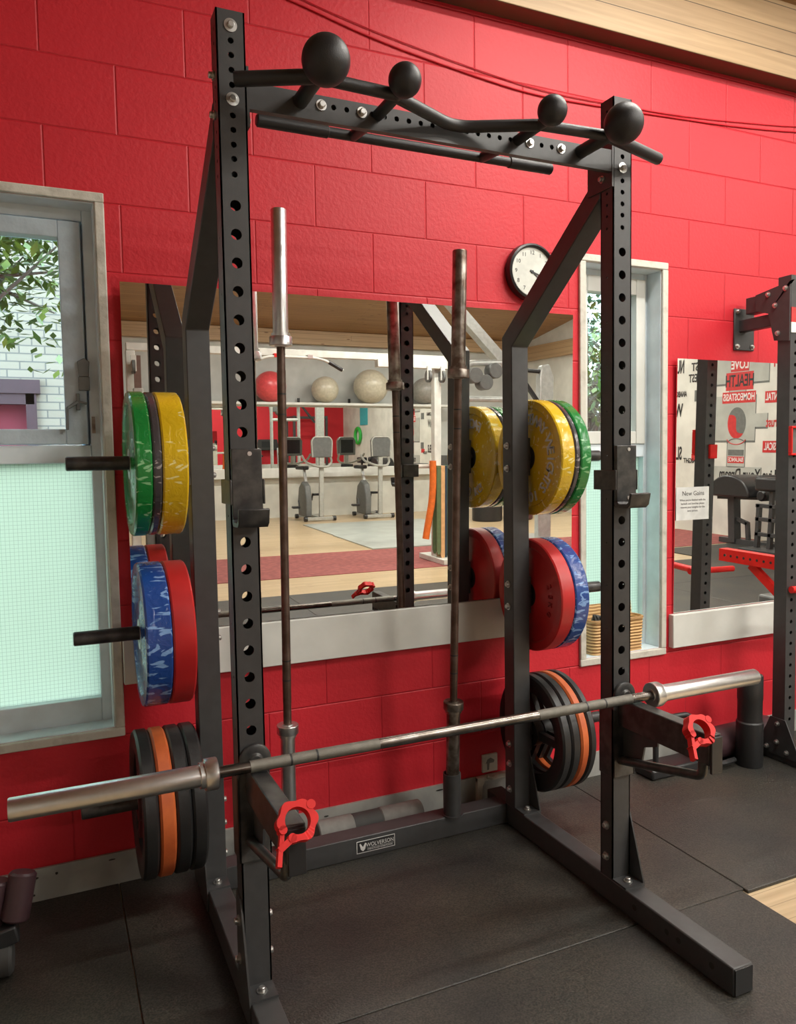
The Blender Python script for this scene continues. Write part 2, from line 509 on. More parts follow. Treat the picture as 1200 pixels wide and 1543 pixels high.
class MB:
    def __init__(s):
        s.bm = bmesh.new()
    def quadbox(s, P):
        v = [s.bm.verts.new(p) for p in P]
        for f in ((0, 3, 2, 1), (4, 5, 6, 7), (0, 1, 5, 4), (1, 2, 6, 5), (2, 3, 7, 6), (3, 0, 4, 7)):
            s.bm.faces.new([v[i] for i in f])
        return s
    def box(s, x0, x1, y0, y1, z0, z1):
        return s.quadbox([(x0, y0, z0), (x1, y0, z0), (x1, y1, z0), (x0, y1, z0), (x0, y0, z1), (x1, y0, z1), (x1, y1, z1), (x0, y1, z1)])
    def bar(s, p0, p1, w, h, side=None):
        """square bar from p0 to p1, w across 'side', h the other way"""
        p0, p1 = Vector(p0), Vector(p1)
        d = (p1 - p0).normalized()
        if side is None:
            side = basis(d)[1]
        u = Vector(side).normalized()
        v = d.cross(u).normalized()
        P = []
        for p in (p0, p1):
            for a, b in ((-1, -1), (1, -1), (1, 1), (-1, 1)):
                P.append(p + u * (a * w / 2) + v * (b * h / 2))
        return s.quadbox(P)
    def prism(s, poly, ex, o=(0, 0, 0), u=(1, 0, 0), v=(0, 0, 1)):
        o, u, v, ex = Vector(o), Vector(u), Vector(v), Vector(ex)
        a = [s.bm.verts.new(o + u * p[0] + v * p[1]) for p in poly]
        b = [s.bm.verts.new(o + u * p[0] + v * p[1] + ex) for p in poly]
        n = len(poly)
        s.bm.faces.new(a)
        s.bm.faces.new(b[::-1])
        for i in range(n):
            s.bm.faces.new([a[(i + 1) % n], a[i], b[i], b[(i + 1) % n]])
        return s
    def lathe(s, prof, o, d, seg=40, close=False):
        """prof: list of (radius, distance along d)"""
        o = Vector(o)
        d, u, v = basis(d)
        rings = []
        for r, h in prof:
            if r < 1e-6:
                rings.append([s.bm.verts.new(o + d * h)])
            else:
                rings.append([s.bm.verts.new(o + d * h + (u * math.cos(2 * PI * k / seg) + v * math.sin(2 * PI * k / seg)) * r) for k in range(seg)])
        pairs = list(zip(rings[:-1], rings[1:]))
        if close:
            pairs.append((rings[-1], rings[0]))
        for A, B in pairs:
            for k in range(seg):
                k2 = (k + 1) % seg
                if len(A) == 1 and len(B) == 1:
                    continue
                if len(A) == 1:
                    s.bm.faces.new([A[0], B[k2], B[k]])
                elif len(B) == 1:
                    s.bm.faces.new([A[k], A[k2], B[0]])
                else:
                    s.bm.faces.new([A[k], A[k2], B[k2], B[k]])
        return s
    def cyl(s, p0, p1, r, r1=None, seg=24, bev=0.0):
        p0, p1 = Vector(p0), Vector(p1)
        L = (p1 - p0).length
        r1 = r if r1 is None else r1
        if bev:
            pr = [(0, 0), (r - bev, 0), (r, bev), (r1, L - bev), (r1 - bev, L), (0, L)]
        else:
            pr = [(0, 0), (r, 0), (r1, L), (0, L)]
        return s.lathe(pr, p0, p1 - p0, seg)
    def pipe(s, p0, p1, r, ri, seg=24):
        p0, p1 = Vector(p0), Vector(p1)
        L = (p1 - p0).length
        return s.lathe([(ri, 0), (r, 0), (r, L), (ri, L)], p0, p1 - p0, seg, close=True)
    def sphere(s, c, r, seg=32, rings=16, squash=1.0):
        pr = [(math.sin(PI * k / rings) * r, -math.cos(PI * k / rings) * r * squash) for k in range(rings + 1)]
        pr[0] = (0, pr[0][1])
        pr[-1] = (0, pr[-1][1])
        return s.lathe(pr, c, (0, 0, 1), seg)
    def tube(s, pts, r, seg=12, smooth=0, closed=False):
        pts = [Vector(p) for p in pts]
        if smooth:
            pts = round_path(pts, smooth, closed)
        n = len(pts)
        rings = []
        prev = None
        for i, p in enumerate(pts):
            a = pts[i - 1] if (i > 0 or closed) else pts[i]
            b = pts[(i + 1) % n] if (i < n - 1 or closed) else pts[i]
            d = (b - a).normalized()
            if prev is None:
                u = basis(d)[1]
            else:
                u = (prev - d * prev.dot(d)).normalized()
            prev = u
            v = d.cross(u)
            rr = r[i] if isinstance(r, (list, tuple)) else r
            rings.append([s.bm.verts.new(p + (u * math.cos(2 * PI * k / seg) + v * math.sin(2 * PI * k / seg)) * rr) for k in range(seg)])
        m = n if closed else n - 1
        for i in range(m):
            A, B = rings[i], rings[(i + 1) % n]
            for k in range(seg):
                s.bm.faces.new([A[k], B[k], B[(k + 1) % seg], A[(k + 1) % seg]])
        if not closed:
            s.bm.faces.new(rings[0][::-1] if False else rings[0])
            s.bm.faces.new(rings[-1][::-1])
        return s
    def holed(s, o, u, v, n, W, L, t, holes, seg=20):
        """plate W wide (u) and L long (v) of thickness t (along n, away from the viewer side) with round holes [(along, r, across)]"""
        o, u, v, n = Vector(o), Vector(u), Vector(v), Vector(n)
        def V(a, b, k=0.0):
            return s.bm.verts.new(o + u * a + v * b + n * k)
        hs = sorted(holes)
        cells = []
        for i, (h, r, c) in enumerate(hs):
            lo = 0.0 if i == 0 else (hs[i - 1][0] + h) / 2
            hi = L if i == len(hs) - 1 else (hs[i + 1][0] + h) / 2
            cells.append((max(lo, h - W * 0.5), min(hi, h + W * 0.5)))
        edge = 0.0
        for a_, b_ in cells + [(L, L)]:
            if a_ - edge > 1e-6:
                for k_ in (0.0, t):
                    q4 = [V(0, edge, k_), V(W, edge, k_), V(W, a_, k_), V(0, a_, k_)]
                    s.bm.faces.new(q4 if k_ == 0.0 else q4[::-1])
            edge = b_
        for i, (h, r, c) in enumerate(hs):
            lo, hi = cells[i]
            ang = [2 * PI * k / seg for k in range(seg)]
            for k_, t_ in ((0.0, 1), (t, -1)):
                inner = [V(c + r * math.cos(a), h + r * math.sin(a), k_) for a in ang]
                outer = []
                for a in ang:
                    ca, sa = math.cos(a), math.sin(a)
                    q = []
                    if ca > 1e-9: q.append((W - c) / ca)
                    if ca < -1e-9: q.append(-c / ca)
                    if sa > 1e-9: q.append((hi - h) / sa)
                    if sa < -1e-9: q.append((lo - h) / sa)
                    d = min(q)
                    outer.append((c + d * ca, h + d * sa))
                ov = [V(a_, b_, k_) for a_, b_ in outer]
                cor = {}
                for j in range(seg):
                    j2 = (j + 1) % seg
                    f = [inner[j], ov[j], ov[j2], inner[j2]]
                    a1, a2 = outer[j], outer[j2]
                    # corner between two different sides
                    for cx in (0.0, W):
                        for cy in (lo, hi):
                            on1 = (abs(a1[0] - cx) < 1e-7 and abs(a2[1] - cy) < 1e-7)
                            on2 = (abs(a1[1] - cy) < 1e-7 and abs(a2[0] - cx) < 1e-7)
                            if (on1 or on2) and not (abs(a1[0] - a2[0]) < 1e-7 or abs(a1[1] - a2[1]) < 1e-7):
                                f = [inner[j], ov[j], V(cx, cy, k_), ov[j2], inner[j2]]
                    s.bm.faces.new(f if t_ == 1 else f[::-1])
                if k_ == 0.0:
                    fr = inner
                else:
                    for j in range(seg):
                        j2 = (j + 1) % seg
                        s.bm.faces.new([fr[j], fr[j2], inner[j2], inner[j]])
        # rim
        c8 = [V(0, 0), V(W, 0), V(W, L), V(0, L), V(0, 0, t), V(W, 0, t), V(W, L, t), V(0, L, t)]
        for f in ((0, 1, 5, 4), (1, 2, 6, 5), (2, 3, 7, 6), (3, 0, 4, 7)):
            s.bm.faces.new([c8[i] for i in f])
        return s
    def text(s, body, size, mtx, depth=0.001, align='CENTER', xscale=1.0, bold=0.0):
        me = text_mesh(body, size, depth, align, bold)
        tmp = bmesh.new()
        tmp.from_mesh(me)
        m4 = mtx @ Matrix.Diagonal((xscale, 1, 1, 1))
        vm = [s.bm.verts.new(m4 @ v.co) for v in tmp.verts]
        tmp.verts.index_update()
        for f in tmp.faces:
            try:
                s.bm.faces.new([vm[v.index] for v in f.verts])
            except ValueError:
                pass
        tmp.free()
        bpy.data.meshes.remove(me)
        return s
    def transform(s, m):
        s.bm.transform(m)
        return s
    def build(s, name, m, parent=None, bevel=0.0, loc=None):
        bmesh.ops.recalc_face_normals(s.bm, faces=s.bm.faces[:])
        me = bpy.data.meshes.new(name)
        if loc is not None:
            s.bm.transform(Matrix.Translation(-Vector(loc)))
        elif parent is not None:
            s.bm.transform(Matrix.Translation(-wloc(parent)))
        s.bm.to_mesh(me)
        s.bm.free()
        for p in me.polygons:
            p.use_smooth = True
        me.set_sharp_from_angle(angle=R(38))
        me.materials.append(m)
        o = bpy.data.objects.new(name, me)
        COL.objects.link(o)
        if loc is not None:
            o.location = loc
        if parent is not None:
            o.parent = parent
        if bevel:
            bv = o.modifiers.new('bevel', 'BEVEL')
            bv.width = bevel
            bv.segments = 2
            bv.limit_method = 'ANGLE'
            bv.angle_limit = R(50)
        return o

def wloc(o):
    v = Vector((0, 0, 0))
    while o is not None:
        v += o.location
        o = o.parent
    return v

def round_path(pts, rad, closed=False):
    out = []
    n = len(pts)
    for i, p in enumerate(pts):
        if not closed and (i == 0 or i == n - 1):
            out.append(p)
            continue
        a, b = pts[i - 1], pts[(i + 1) % n]
        ra = min(rad, (a - p).length * 0.45)
        rb = min(rad, (b - p).length * 0.45)
        p0 = p + (a - p).normalized() * ra
        p1 = p + (b - p).normalized() * rb
        for k in range(7):
            t = k / 6
            out.append(p0 * (1 - t) ** 2 + p * 2 * t * (1 - t) + p1 * t ** 2)
    return out

def bolt(p, d, parent, rw=0.0135, rh=0.0085, tw=0.003, th=0.0095, m=None, name='bolt'):
    p, d = Vector(p), Vector(d).normalized()
    pr = [(0, 0), (rw, 0), (rw, tw), (rh, tw), (rh, tw + th * 0.8), (rh * 0.75, tw + th), (0, tw + th)]
    return MB().lathe(pr, p, d, 24 if rh > rw * 0.8 else 18).build(name, m or M['zinc'], parent)

def text_mesh(body, size, depth, align, bold=0.0):
    cu = bpy.data.curves.new('txt', 'FONT')
    cu.body = body
    cu.size = size
    cu.extrude = depth
    cu.offset = bold * size
    cu.align_x = align
    cu.align_y = 'CENTER'
    cu.resolution_u = 3
    ob = bpy.data.objects.new('txt', cu)
    COL.objects.link(ob)
    dg = bpy.context.evaluated_depsgraph_get()
    me = bpy.data.meshes.new_from_object(ob.evaluated_get(dg))
    bpy.data.objects.remove(ob)
    bpy.data.curves.remove(cu)
    return me

def tag(o, label, cat, group=None, kind=None):
    o['label'] = label
    o['category'] = cat
    if group:
        o['group'] = group
    if kind:
        o['kind'] = kind
    return o

def thing(name, label, cat, loc=(0, 0, 0), group=None):
    o = bpy.data.objects.new(name, None)
    o.empty_display_size = 0.05
    COL.objects.link(o)
    o.location = loc
    return tag(o, label, cat, group)

def struct(o):
    o['kind'] = 'structure'
    return o

def dup(root, loc, label, group=None, rotz=None):
    r = root.copy()
    COL.objects.link(r)
    r.location = loc
    if rotz is not None:
        r.rotation_euler = (0, 0, rotz)
    r['label'] = label
    if group:
        r['group'] = group
    for ch in list(root.children):
        c = ch.copy()
        COL.objects.link(c)
        c.parent = r
        for g in ch.children:
            d = g.copy()
            COL.objects.link(d)
            d.parent = c
    return r

def facing(loc, normal, upv=(0, 0, 1)):
    """matrix for text that lies on a surface with this outward normal"""
    n = Vector(normal).normalized()
    u_ = Vector(upv)
    x = u_.cross(n).normalized()
    y = n.cross(x)
    m = Matrix((x, y, n)).transposed().to_4x4()
    m.translation = Vector(loc)
    return m

def wood_axis(o):
    return o

#=SETTING=
W = 0.845            # inner face of the red wall
XL, XR, YB = -3.2, 9.2, -11.3
W1 = (-1.25, -0.230, 0.528, 2.250)     # left window opening
W2 = (1.712, 2.135, 0.525, 2.236)      # right window opening
ZF = -0.012          # timber floor; rubber mats lie on it, their top is z = 0

mb = MB()
xs = [XL, W1[0], W1[1], W2[0], W2[1], XR + 0.25]
for i in range(5):
    if i == 1:
        segs = [(ZF - 0.1, W1[2]), (W1[3], 3.7)]
    elif i == 3:
        segs = [(ZF - 0.1, W2[2]), (W2[3], 3.7)]
    else:
        segs = [(ZF - 0.1, 3.7)]
    for z0, z1 in segs:
        mb.box(xs[i], xs[i + 1], W, W + 0.22, z0, z1)
wall_front = struct(mb.build('wall_front', M['red_wall']))

struct(MB().box(XL, XR, YB - 0.2, W, ZF - 0.1, ZF).build('floor', M['wood_floor']))
struct(MB().box(XL - 0.2, XL, YB - 0.2, W + 0.22, ZF - 0.1, 5.2).build('wall_left', M['white_wall']))
struct(MB().box(XR, XR + 0.2, YB - 0.2, W, ZF - 0.1, 5.2).build('wall_right', M['white_wall']))
mb = MB().box(XL, XR, YB - 0.2, YB, ZF - 0.1, 0.80)
mb.box(XL, XR, YB - 0.2, YB, 0.80, 2.21)
mb.box(XL, XR, YB - 0.2, YB, 2.21, 3.8)
struct(mb.build('wall_back', M['grey_wall']))
struct(MB().box(XL, XR, YB, YB + 0.02, ZF, 0.80).build('trim_panel', M['white_wall']))

# pitched boarded ceiling: rises from both long walls to a ridge
yr, zr, z0c = -5.2, 4.62, 3.46
mb = MB()
mb.quadbox([(XL, W + 0.2, z0c - 0.04), (XR, W + 0.2, z0c - 0.04), (XR, yr, zr), (XL, yr, zr),
            (XL, W + 0.2, z0c + 0.1), (XR, W + 0.2, z0c + 0.1), (XR, yr, zr + 0.14), (XL, yr, zr + 0.14)])
mb.quadbox([(XL, yr, zr), (XR, yr, zr), (XR, YB - 0.2, 3.58), (XL, YB - 0.2, 3.58),
            (XL, yr, zr + 0.14), (XR, yr, zr + 0.14), (XR, YB - 0.2, 3.72), (XL, YB - 0.2, 3.72)])
struct(mb.build('ceiling', M['ceiling_wood']))
struct(MB().box(XL, XR, 0.75, W, 3.146, 3.49).build('trim_beam_front', M['beam_wood'], bevel=0.004))
struct(MB().box(XL, XR, YB, YB + 0.12, 3.36, 3.62).build('trim_beam_back', M['beam_wood'], bevel=0.004))
struct(MB().box(XR - 0.1, XR, YB, W, 3.2, 3.5).build('trim_beam_right', M['beam_wood'], bevel=0.004))

# skirting with paint chips
mb = MB().box(XL, XR, W - 0.018, W, -0.012, 0.092)
mb.prism([(0, 0.092), (0.018, 0.092), (0.018, 0.10), (0.006, 0.104), (0, 0.104)], (XR - XL, 0, 0), (XL, W - 0.0181, 0), (0, 1, 0), (0, 0, 1))
sk = struct(mb.build('baseboard_front', M['skirting']))
mb = MB()
for cx, cz, cw, ch in ((-0.495, 0.075, 0.022, 0.007), (-0.43, 0.078, 0.008, 0.008), (-0.50, 0.02, 0.008, 0.006), (-0.26, 0.084, 0.02, 0.004),
                       (0.98, 0.083, 0.03, 0.006), (0.50, 0.075, 0.018, 0.005), (1.45, 0.06, 0.012, 0.006), (2.3, 0.07, 0.02, 0.008), (0.86, 0.030, 0.01, 0.006)):
    p = [(cx + cw * (0.5 + 0.15 * random.random()) * math.cos(a), cz + ch * (0.5 + 0.2 * random.random()) * math.sin(a)) for a in [2 * PI * k / 8 for k in range(8)]]
    mb.prism(p, (0, 0.002, 0), (0, W - 0.0188, 0))
mb.build('paint_chip', M['chip'], sk)

# white boards under the mirrors
mb = MB().box(-0.198, 1.68, W - 0.032, W, 0.675, 0.835)
struct(mb.build('trim_board_left', M['white_board'], bevel=0.003))
mb = MB().box(2.190, XR, W - 0.032, W, 0.522, 0.676)
struct(mb.build('trim_board_right', M['white_board'], bevel=0.003))

# ------------------------------------------------------------------ windows
def window(idx, op, outer_w, sash_left):
    x0, x1, z0, z1 = op
    root = bpy.data.objects.new('window_%d' % idx, None)
    COL.objects.link(root)
    root.location = (x0, W, z0)
    struct(root)
    t = outer_w
    mb = MB()
    yb, yf = W - 0.014, W + 0.002
    mb.box(x0 - t, x1 + t, yb, yf, z1, z1 + t)
    mb.box(x0 - t, x1 + t, yb, yf, z0 - t, z0)
    mb.box(x0 - t, x0, yb, yf, z0, z1)
    mb.box(x1, x1 + t, yb, yf, z0, z1)
    mb.build('architrave', M['old_white'], root, bevel=0.004)
    # reveal lining
    mb = MB()
    yr0, yr1 = W, W + 0.22
    e = 0.004
    mb.box(x0, x0 + e, yr0, yr1, z0, z1)
    mb.box(x1 - e, x1, yr0, yr1, z0, z1)
    mb.box(x0 + e, x1 - e, yr0, yr1, z1 - e, z1)
    mb.box(x0 + e, x1 - e, yr0, yr1, z0, z0 + e)
    mb.build('reveal', M['blue_white'], root)
    return root

yg = 0.965          # glass plane
# ---- left window
w1 = window(1, W1, 0.030, True)
x0, x1, z0, z1 = W1
mb = MB()
mb.box(x0, x0 + 0.05, 0.93, 0.985, z0, z1)
mb.box(x1 - 0.035, x1, 0.93, 0.985, z0, z1)
mb.box(x1 - 0.060, x1 - 0.035, 0.976, 0.985, 1.44, z1)
mb.box(x0 + 0.05, x1 - 0.035, 0.93, 0.985, z1 - 0.04, z1)
mb.box(x0 + 0.05, x1 - 0.035, 0.93, 0.985, z0, z0 + 0.085)
mb.box(x0 + 0.05, x1 - 0.035, 0.925, 0.985, 1.415, 1.475)
mb.build('frame', M['blue_white'], w1, bevel=0.003)
# opening casement above
sx1 = -0.272
mb = MB()
mb.box(x0 + 0.05, x0 + 0.115, 0.918, 0.975, 1.478, 2.205)
mb.box(sx1 - 0.068, sx1, 0.918, 0.975, 1.478, 2.205)
mb.box(x0 + 0.115, sx1 - 0.068, 0.918, 0.975, 2.150, 2.205)
mb.box(x0 + 0.115, sx1 - 0.068, 0.918, 0.975, 1.478, 1.528)
sash = mb.build('casement', M['frame_grey'], w1, bevel=0.003)
MB().box(x0 + 0.115, sx1 - 0.068, yg - 0.002, yg + 0.002, 1.528, 2.15).build('pane', M['glass'], sash)
MB().box(x0 + 0.05, -0.262, yg - 0.002, yg + 0.002, 0.613, 1.415).build('obscure_pane', M['frost'], w1)
# stay catch and handle
mb = MB()
mb.prism([(0, 0), (0.03, 0), (0.034, 0.05), (0.018, 0.062), (-0.004, 0.05)], (0, -0.014, 0), (-0.294, 0.918, 1.70))
mb.box(-0.296, -0.262, 0.900, 0.918, 1.655, 1.70)
mb.build('catch', M['old_handle'], sash, bevel=0.002)
mb = MB()
mb.bar((-0.300, 0.905, 1.618), (-0.334, 0.90, 1.595), 0.014, 0.010)
mb.bar((-0.333, 0.90, 1.598), (-0.336, 0.90, 1.525), 0.013, 0.009)
mb.bar((-0.300, 0.912, 1.645), (-0.300, 0.912, 1.590), 0.02, 0.012)
mb.bar((-0.300, 0.905, 1.618), (-0.272, 0.905, 1.612), 0.008, 0.008)
mb.build('handle', M['old_handle'], sash, bevel=0.002)
mb = MB().box(-0.259, -0.249, 0.922, 0.932, 1.515, 1.57)
mb.build('keeper', M['rusty'], w1)
# ---- right window
w2 = window(2, W2, 0.031, False)
x0, x1, z0, z1 = W2
mb = MB()
mb.box(x0, x0 + 0.03, 0.93, 0.985, z0, z1)
mb.box(x1 - 0.022, x1, 0.93, 0.985, z0, z1)
mb.box(x0 + 0.03, x1 - 0.022, 0.93, 0.985, z1 - 0.03, z1)
mb.box(x0 + 0.03, x1 - 0.022, 0.93, 0.985, z0, z0 + 0.03)
mb.box(x0 + 0.03, x1 - 0.022, 0.925, 0.985, 1.405, 1.465)
mb.build('frame', M['blue_white'], w2, bevel=0.003)
mb = MB()
mb.box(x0 + 0.03, x0 + 0.075, 0.918, 0.975, 1.465, 2.206)
mb.box(x1 - 0.075, x1 - 0.022, 0.918, 0.975, 1.465, 2.206)
mb.box(x0 + 0.075, x1 - 0.075, 0.918, 0.975, 2.135, 2.206)
mb.box(x0 + 0.075, x1 - 0.075, 0.918, 0.975, 1.465, 1.522)
sash2 = mb.build('casement', M['white_board'], w2, bevel=0.003)
MB().box(x0 + 0.075, x1 - 0.075, yg - 0.002, yg + 0.002, 1.522, 2.135).build('pane', M['glass'], sash2)
MB().box(x0 + 0.03, x1 - 0.022, yg - 0.002, yg + 0.002, z0 + 0.03, 1.405).build('obscure_pane', M['frost'], w2)

# ------------------------------------------------------------------ outside
struct(MB().box(-14, 22, W + 0.22, 30, -0.4, -0.3).build('ground', M['grass']))
hb = thing('house', 'pale buff brick house with plum framed window, outside the left window', 'building', (-3.5, 7.0, -0.3))
mb = MB()
mb.box(-9, 1.2, 7.0, 7.3, -0.3, 1.45)
mb.box(-9, -1.75, 7.0, 7.3, 1.45, 2.25)
mb.box(-0.50, 1.2, 7.0, 7.3, 1.45, 2.25)
mb.box(-9, 1.2, 7.0, 7.3, 2.25, 6.0)
mb.build('brick_wall', M['pale_brick'], hb)
mb = MB().box(-1.85, -0.44, 6.93, 7.05, 2.16, 2.30)
mb.box(-0.58, -0.48, 6.95, 7.05, 1.4, 2.2).box(-1.75, -0.5, 6.95, 7.05, 2.05, 2.18).box(-1.16, -1.10, 6.95, 7.05, 1.4, 2.1)
mb.build('window_frame', M['house_trim'], hb)
MB().box(-1.75, -0.5, 7.12, 7.2, 1.4, 2.2).build('curtain', M['curtain'], hb)

def tree(name, label, base, h, crown, crown_r, n, leaf_mat, leaf=0.09, branches=14):
    t = thing(name, label, 'tree', base, 'trees outside the windows')
    b = Vector(base)
    c = Vector(crown)
    mb = MB()
    mb.tube([b, b + Vector((0.05, 0, h * 0.4)), b * 0.3 + c * 0.7, c + Vector((0, 0, crown_r * 0.5))], [0.10, 0.085, 0.06, 0.02], 8)
    tips = []
    for k in range(branches):
        a = random.random() * 2 * PI
        e = random.uniform(-0.5, 0.9)
        rr = crown_r * random.uniform(0.6, 1.0)
        tip = c + Vector((math.cos(a) * math.cos(e), math.sin(a) * math.cos(e), math.sin(e))) * rr
        st = b.lerp(c, random.uniform(0.6, 1.0))
        mid = st.lerp(tip, 0.5) + Vector((0, 0, 0.08))
        mb.tube([st, mid, tip], [0.028, 0.016, 0.006], 6)
        tips += [mid, tip, st.lerp(tip, 0.75)]
    mb.build('trunk', M['bark'], t)
    lb = MB()
    for k in range(n):
        tp = random.choice(tips)
        p = tp + Vector((random.gauss(0, 1), random.gauss(0, 1), random.gauss(0, 1))) * crown_r * 0.22
        s = leaf * random.uniform(0.6, 1.2)
        d = Vector((random.gauss(0, 1), random.gauss(0, 1), random.gauss(-0.2, 0.6))).normalized()
        _, u, v = basis(d)
        a = [lb.bm.verts.new(q) for q in (p, p + d * s * 0.5 + u * s * 0.22, p + d * s, p + d * s * 0.5 - u * s * 0.22)]
        lb.bm.faces.new(a)
    lb.build('leaves', leaf_mat, t)
    return t
tree('tree', 'loose green tree whose branches hang before the brick house', (-1.7, 4.6, -0.3), 3.2, (-0.95, 4.0, 2.85), 1.0, 3600, M['leaf'], 0.12, 40)
tree('tree', 'bright green tree close outside the narrow window', (4.2, 3.8, -0.3), 2.2, (3.7, 3.5, 2.0), 0.9, 2600, M['leaf'], 0.10, 20)
tree('tree', 'blue green bushy tree farther off outside the narrow window', (6.6, 6.4, -0.3), 3.0, (6.2, 6.2, 3.0), 1.5, 3500, M['leaf2'], 0.14, 24)
tree('tree', 'low blue green shrub below the bright tree outside the narrow window', (5.6, 4.2, -0.3), 1.0, (5.3, 4.0, 0.9), 0.8, 2200, M['leaf2'], 0.12, 18)

# ------------------------------------------------------------------ floor coverings
def floor_mat(label, x0, x1, y0, y1):
    o = MB().box(x0 + 0.0015, x1 - 0.0015, y0 + 0.0015, y1 - 0.0015, ZF, 0.0).build('rubber_mat', M['mat_rubber'], bevel=0.003, loc=((x0 + x1) / 2, (y0 + y1) / 2, ZF))
    return tag(o, label, 'floor mat', 'black rubber floor mats')
floor_mat('black rubber mat under the rear half of the rack', -0.240, 1.605, -0.115, W - 0.02)
floor_mat('black rubber mat in front of the rack, meeting the wooden patch', -0.240, 1.590, -1.33, -0.115)
floor_mat('black rubber mat under the left window', -2.08, -0.240, 0.10 - 0.48, W - 0.02)
floor_mat('black rubber mat to the right of the rack along the wall', 1.605, 3.44, -0.130, W - 0.02)
floor_mat('black rubber mat in the mirror, second from the pale wood floor, left row', -0.240, 1.59, -2.50, -1.33)
floor_mat('black rubber mat in the mirror at the pale wood edge, left row', -0.240, 1.59, -3.67, -2.50)
floor_mat('black rubber mat in the mirror at the pale wood edge, beyond the wooden patch', 1.59, 3.42, -3.67, -2.50)
floor_mat('black rubber mat against the red wall under the red safety arm', 3.44, 5.27, -1.00, W - 0.02)
floor_mat('black rubber mat in the right mirror between wooden patch and red safety arm', 3.42, 5.25, -2.50, -1.0)
floor_mat('black rubber mat in the right mirror at the foot of the red carpet', 3.42, 5.25, -3.67, -2.50)
floor_mat('black rubber mat in the right mirror one step nearer the padded machine', 5.25, 7.08, -2.50, -1.0)
floor_mat('black rubber mat in the right mirror just before the padded machine', 5.25, 7.08, -3.67, -2.50)
floor_mat('black rubber mat in the right mirror under the ladder frame machine', 7.08, 9.15, -4.52, -2.80)

#=RACK=
S, SD, WX, D, RB, H, HB, FE = 0.0685, 0.0575, 1.1628, 0.5574, 0.0658, 2.466, 0.0773, -0.4726
SR = 0.0719
CX = (WX + S) / 2
rack = thing('squat_rack', 'tall black steel half rack with coloured weight plates stored on its sides', 'squat rack', (CX, 0.2, 0))

